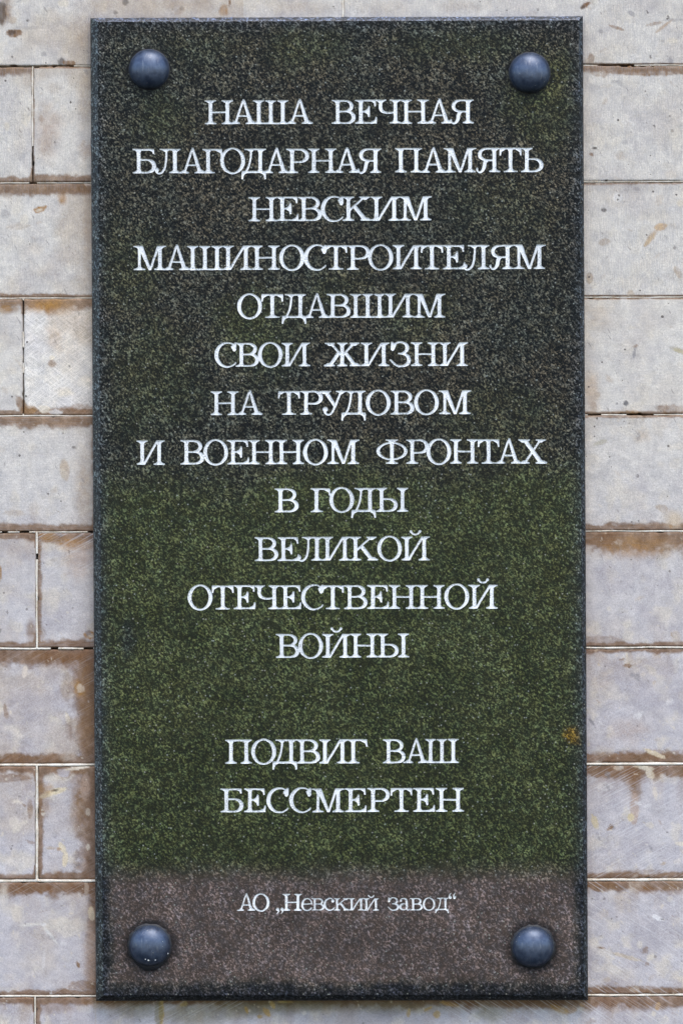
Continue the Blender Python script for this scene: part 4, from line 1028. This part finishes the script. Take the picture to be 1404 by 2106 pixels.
def build_plaque():
    # front face: inner quadrilateral inside the chamfers, with every letter cut out
    cl, cr, ct, cb = 18, 11, 12, 15
    q = [(C_TL[0] + cl, C_TL[1] + ct), (C_TR[0] - cr, C_TR[1] + ct), (C_BR[0] - cr, C_BR[1] - cb), (C_BL[0] + cl, C_BL[1] - cb)]
    o = [C_TL, C_TR, C_BR, C_BL]
    def edge_at(pa, pb, t): return (pa[0] + (pb[0] - pa[0]) * t, pa[1] + (pb[1] - pa[1]) * t)
    rows = word_fields()
    # partition touching letters, make union grids per word
    verts = []; edges = []
    union = []      # (field, ox, oy, x0,x1,y0,y1)
    letters = []
    for row in rows:
        gx0 = min(r[2] for r in row); gy0 = min(r[3] for r in row)
        gx1 = max(r[2] + r[4] * F_RES for r in row); gy1 = max(r[3] + r[5] * F_RES for r in row)
        NX = int(round((gx1 - gx0) / F_RES)) + 1; NY = int(round((gy1 - gy0) / F_RES)) + 1
        U = np.zeros((NY * SUB, NX * SUB), bool)
        for r in row:
            ch, mk, ox, oy, nx, ny, lx, lw = r
            i0 = int(round((oy - gy0) / F_RES)) * SUB; j0 = int(round((ox - gx0) / F_RES)) * SUB
            sub = U[i0:i0 + mk.shape[0], j0:j0 + mk.shape[1]]
            own = mk[:sub.shape[0], :sub.shape[1]] & ~sub
            U[i0:i0 + mk.shape[0], j0:j0 + mk.shape[1]] |= own
            m2 = np.zeros_like(mk); m2[:own.shape[0], :own.shape[1]] = own
            letters.append((ch, to_field(m2, nx, ny), ox, oy))
        uf = to_field(U, NX, NY)
        union.append((uf, gx0, gy0, gx0 + NX * F_RES, gy0 + NY * F_RES))
        for lp in trace(uf, gx0, gy0):
            lp = simplify(lp)
            if len(lp) < 4: continue
            s = len(verts)
            verts += [Vector((p[0], -p[1])) for p in lp]
            edges += [(s + i, s + (i + 1) % len(lp)) for i in range(len(lp))]
    n_loop_edges = len(edges)
    # border and interior points that carry the painted colour
    NXB, NYB = 90, 180
    s = len(verts)
    border = []
    for i in range(NXB): border.append(edge_at(q[0], q[1], i / NXB))
    for i in range(NYB): border.append(edge_at(q[1], q[2], i / NYB))
    for i in range(NXB): border.append(edge_at(q[2], q[3], i / NXB))
    for i in range(NYB): border.append(edge_at(q[3], q[0], i / NYB))
    verts += [Vector((p[0], -p[1])) for p in border]
    edges += [(s + i, s + (i + 1) % len(border)) for i in range(len(border))]
    def in_union(x, y, pad=0):
        for uf, ux0, uy0, ux1, uy1 in union:
            if ux0 <= x <= ux1 and uy0 <= y <= uy1: return sample_field(uf, ux0, uy0, x, y)
        return 0.0
    rng = np.random.RandomState(5)
    step = 11
    for yy in np.arange(60, 2036, step):
        for xx in np.arange(212, 1194, step):
            x = xx + rng.uniform(-2, 2) + (yy - 1000) * .0055; y = yy + rng.uniform(-2, 2)
            if in_union(x, y) > 0.02: continue
            lxx = q[0][0] + (q[3][0] - q[0][0]) * (y - q[0][1]) / 1990
            rxx = q[1][0] + (q[2][0] - q[1][0]) * (y - q[1][1]) / 1990
            if x < lxx + 4 or x > rxx - 4: continue
            verts.append(Vector((x, -y)))
    ov, oe, of, _, _, _ = delaunay_2d_cdt(verts, edges, [], 0, 1e-4)
    vx = np.array([(v[0], -v[1]) for v in ov])
    tri = np.array(of)
    cen = vx[tri].mean(1)
    keep = np.ones(len(tri), bool)
    for k_, (x, y) in enumerate(cen):
        if in_union(x, y) > .5: keep[k_] = False
    # outside the border quad (hull slivers)
    tri = tri[keep]
    # recess walls come from edges used once that are not on the border
    V = [PL(x, y) for x, y in vx]
    Fc = [tuple(t) for t in tri.tolist()]
    cnt = {}
    for t in Fc:
        for a, b in ((t[0], t[1]), (t[1], t[2]), (t[2], t[0])):
            k_ = (min(a, b), max(a, b)); cnt.setdefault(k_, []).append((a, b))
    bx = vx
    def on_border(i):
        x, y = bx[i]
        u = lambda A, B: abs((B[0] - A[0]) * (y - A[1]) - (B[1] - A[1]) * (x - A[0])) / math.hypot(B[0] - A[0], B[1] - A[1])
        return min(u(q[0], q[1]), u(q[1], q[2]), u(q[2], q[3]), u(q[3], q[0])) < .05
    deep = {}
    pos_px = list(vx.tolist())
    def dv(i):
        if i not in deep:
            deep[i] = len(V); V.append((V[i][0], V[i][1] + DEPTH + .0003, V[i][2])); pos_px.append(pos_px[i])
        return deep[i]
    wall_faces = 0
    for k_, l_ in cnt.items():
        if len(l_) == 1:
            a, b = l_[0]
            if on_border(a) and on_border(b): continue
            Fc.append((b, a, dv(a), dv(b))); wall_faces += 1
    # orientation of front triangles: make them face -Y
    def nrm(f):
        a, b, c = (Vector(V[i]) for i in f[:3]); return (b - a).cross(c - a)
    if nrm(Fc[0]).y > 0: Fc = [tuple(reversed(f)) for f in Fc]
    me = bpy.data.meshes.new("slab_face")
    me.from_pydata(V, [], Fc)
    pp = np.array(pos_px)
    c_, f_ = slab_colour(pp[:, 0], pp[:, 1])
    set_col(me, "tint", c_); set_col(me, "film", f_)
    nwall = wall_faces
    mi = np.zeros(len(Fc), np.int32); mi[len(Fc) - nwall:] = 1
    ob = link_obj("granite_slab", me, [M_GRANITE, M_PAINT], plaque)
    me.polygons.foreach_set("material_index", mi)
    # chamfers, sides and back as a second set of faces in the same mesh
    import bmesh
    bm = bmesh.new(); bm.from_mesh(me)
    lt = bm.verts.layers.float_color["tint"]; lf = bm.verts.layers.float_color["film"]
    corners_in = q; corners_out = o
    NS = 160
    prof = [(0.0, 0.0), (.14, .0006), (.78, .0062), (.92, .0078), (1.0, .0102), (1.0, T)]
    NV = {}
    rngc = np.random.RandomState(9)
    for e in range(4):
        A_in, B_in = corners_in[e], corners_in[(e + 1) % 4]
        A_o, B_o = corners_out[e], corners_out[(e + 1) % 4]
        grid = []
        for i in range(NS + 1):
            t = i / NS
            pi = edge_at(A_in, B_in, t); po = edge_at(A_o, B_o, t)
            chip = 0 if i in (0, NS) else (vnoise(np.array([t * 60.]), np.array([e * 7.]), 77)[0] - .5) * .5 - max(0, fbm(np.array([t * 95.]), np.array([e * 5.]), 79, 3)[0] - .62) * 14
            col_ = []
            for j, (s_, dy) in enumerate(prof):
                x = pi[0] + (po[0] - pi[0]) * s_; y = pi[1] + (po[1] - pi[1]) * s_
                if 0 < j < 4: x += chip * .5; y += chip * .5
                v = bm.verts.new(PL(x, y, -T + dy))
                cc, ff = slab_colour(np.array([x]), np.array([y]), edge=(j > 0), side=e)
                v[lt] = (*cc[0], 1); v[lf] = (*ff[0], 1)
                col_.append(v)
            grid.append(col_)
        for i in range(NS):
            for j in range(len(prof) - 1):
                f = bm.faces.new((grid[i][j], grid[i][j + 1], grid[i + 1][j + 1], grid[i + 1][j]))
                f.smooth = True
    bm.normal_update()
    bm.to_mesh(me); bm.free()
    # letters: painted floors of the carving
    for ch, fld, ox, oy in letters:
        loops = [simplify(l) for l in trace(fld, ox, oy)]
        loops = [l for l in loops if len(l) >= 4]
        if not loops: continue
        vs = []; es = []
        for lp in loops:
            s = len(vs); vs += [Vector((p[0], -p[1])) for p in lp]
            es += [(s + i, s + (i + 1) % len(lp)) for i in range(len(lp))]
        lv, le, lf_, _, _, _ = delaunay_2d_cdt(vs, es, [], 0, 1e-4)
        V = [PL(v[0], -v[1], -T + DEPTH) for v in lv]
        Fc = []
        for t in lf_:
            cx = sum(lv[i][0] for i in t) / 3; cy = -sum(lv[i][1] for i in t) / 3
            if sample_field(fld, ox, oy, cx, cy) > .5: Fc.append(tuple(t))
        if not Fc: continue
        a, b, c = (Vector(V[i]) for i in Fc[0])
        if (b - a).cross(c - a).y > 0: Fc = [tuple(reversed(f)) for f in Fc]
        ml = bpy.data.meshes.new("letter"); ml.from_pydata(V, [], Fc)
        link_obj("quotation_mark" if ch in '„“' else "letter", ml, [M_PAINT], plaque)

build_plaque()

# --- bolts: low domes with a thin rim on black sealant
def dome(bx, by, br, seed):
    r = br * S
    prof = [(0, -.0168), (.16, -.01665), (.32, -.0160), (.48, -.0149), (.62, -.0133), (.74, -.0114), (.84, -.0092), (.92, -.0066), (.97, -.0041), (1.0, -.0018), (1.0, .0006)]
    n = 56; V = []; Fc = []
    for rr, y in prof:
        for i in range(n):
            a = 2 * math.pi * i / n
            V.append(PL(bx, by, -T + y)) if rr == 0 else V.append((PL(bx, by)[0] + rr * r * math.cos(a), PL(bx, by, -T + y)[1], PL(bx, by)[2] + rr * r * math.sin(a)))
    for j in range(len(prof) - 1):
        for i in range(n):
            k_ = (i + 1) % n
            Fc.append((j * n + i, (j + 1) * n + i, (j + 1) * n + k_, j * n + k_))
    me = bpy.data.meshes.new("bolt_head"); me.from_pydata(V, [], Fc)
    import bmesh
    bm = bmesh.new(); bm.from_mesh(me); bmesh.ops.remove_doubles(bm, verts=bm.verts, dist=1e-6); bmesh.ops.recalc_face_normals(bm, faces=bm.faces); bm.to_mesh(me); bm.free()
    me.polygons.foreach_set("use_smooth", [True] * len(me.polygons))
    return link_obj("bolt_head", me, [M_BOLT], plaque)

def sealant(bx, by, br, w, parent, drip=0):
    n = 72; V = []; Fc = []
    c = PL(bx, by)
    for i in range(n):
        a = 2 * math.pi * i / n
        nz = vnoise(np.array([i * .55]), np.array([bx * .01]), 55)[0]
        down = max(0, -math.sin(a)) ** 10 * drip
        for k_, (f, y) in enumerate(((.96, -.0014), (1.0, -.0012), (1.0, .0003))):
            rr = (br * f if k_ == 0 else br + w * (.5 + nz) + down + (0 if k_ == 1 else .8)) * S
            V.append((c[0] + rr * math.cos(a), c[1] + y, c[2] + rr * math.sin(a)))
    for i in range(n):
        j = (i + 1) % n
        for k_ in range(2):
            Fc.append((i * 3 + k_, i * 3 + k_ + 1, j * 3 + k_ + 1, j * 3 + k_))
    me = bpy.data.meshes.new("sealant_ring"); me.from_pydata(V, [], Fc)
    me.polygons.foreach_set("use_smooth", [True] * len(me.polygons))
    link_obj("sealant_ring", me, [M_SEAL], parent)

def droplet(bx, by, px, py, r, parent):
    import bmesh
    bm = bmesh.new(); bmesh.ops.create_icosphere(bm, subdivisions=1, radius=1)
    c = PL(px, py); R0 = 42.0
    d = math.hypot(px - bx, py - by) / R0
    yd = -.0168 * math.sqrt(max(0, 1 - d * d)) * 1.0
    for v in bm.verts:
        v.co = Vector((c[0] + v.co.x * r * S, c[1] + yd + v.co.y * r * S * .5, c[2] + v.co.z * r * S * 1.2))
    me = bpy.data.meshes.new("droplet"); bm.to_mesh(me); bm.free()
    link_obj("droplet", me, [M_DROP], parent)

for i, (bx, by, br) in enumerate(BOLTS):
    bo = dome(bx, by, br, i)
    sealant(bx, by, br, (1.2, 1.2, 3.2, 3.2)[i], bo, (0, 0, 7, 0)[i])
    if i == 2:
        bo["label"] = "lower left bolt head with pale droplets on its underside"
        for dx, dy, r in ((-7, 24, 1.5), (-1, 26, 2.2), (13, 26, 1.5), (37.5, 15, 1.6)):
            droplet(bx, by, bx + dx, by + dy, r, bo)
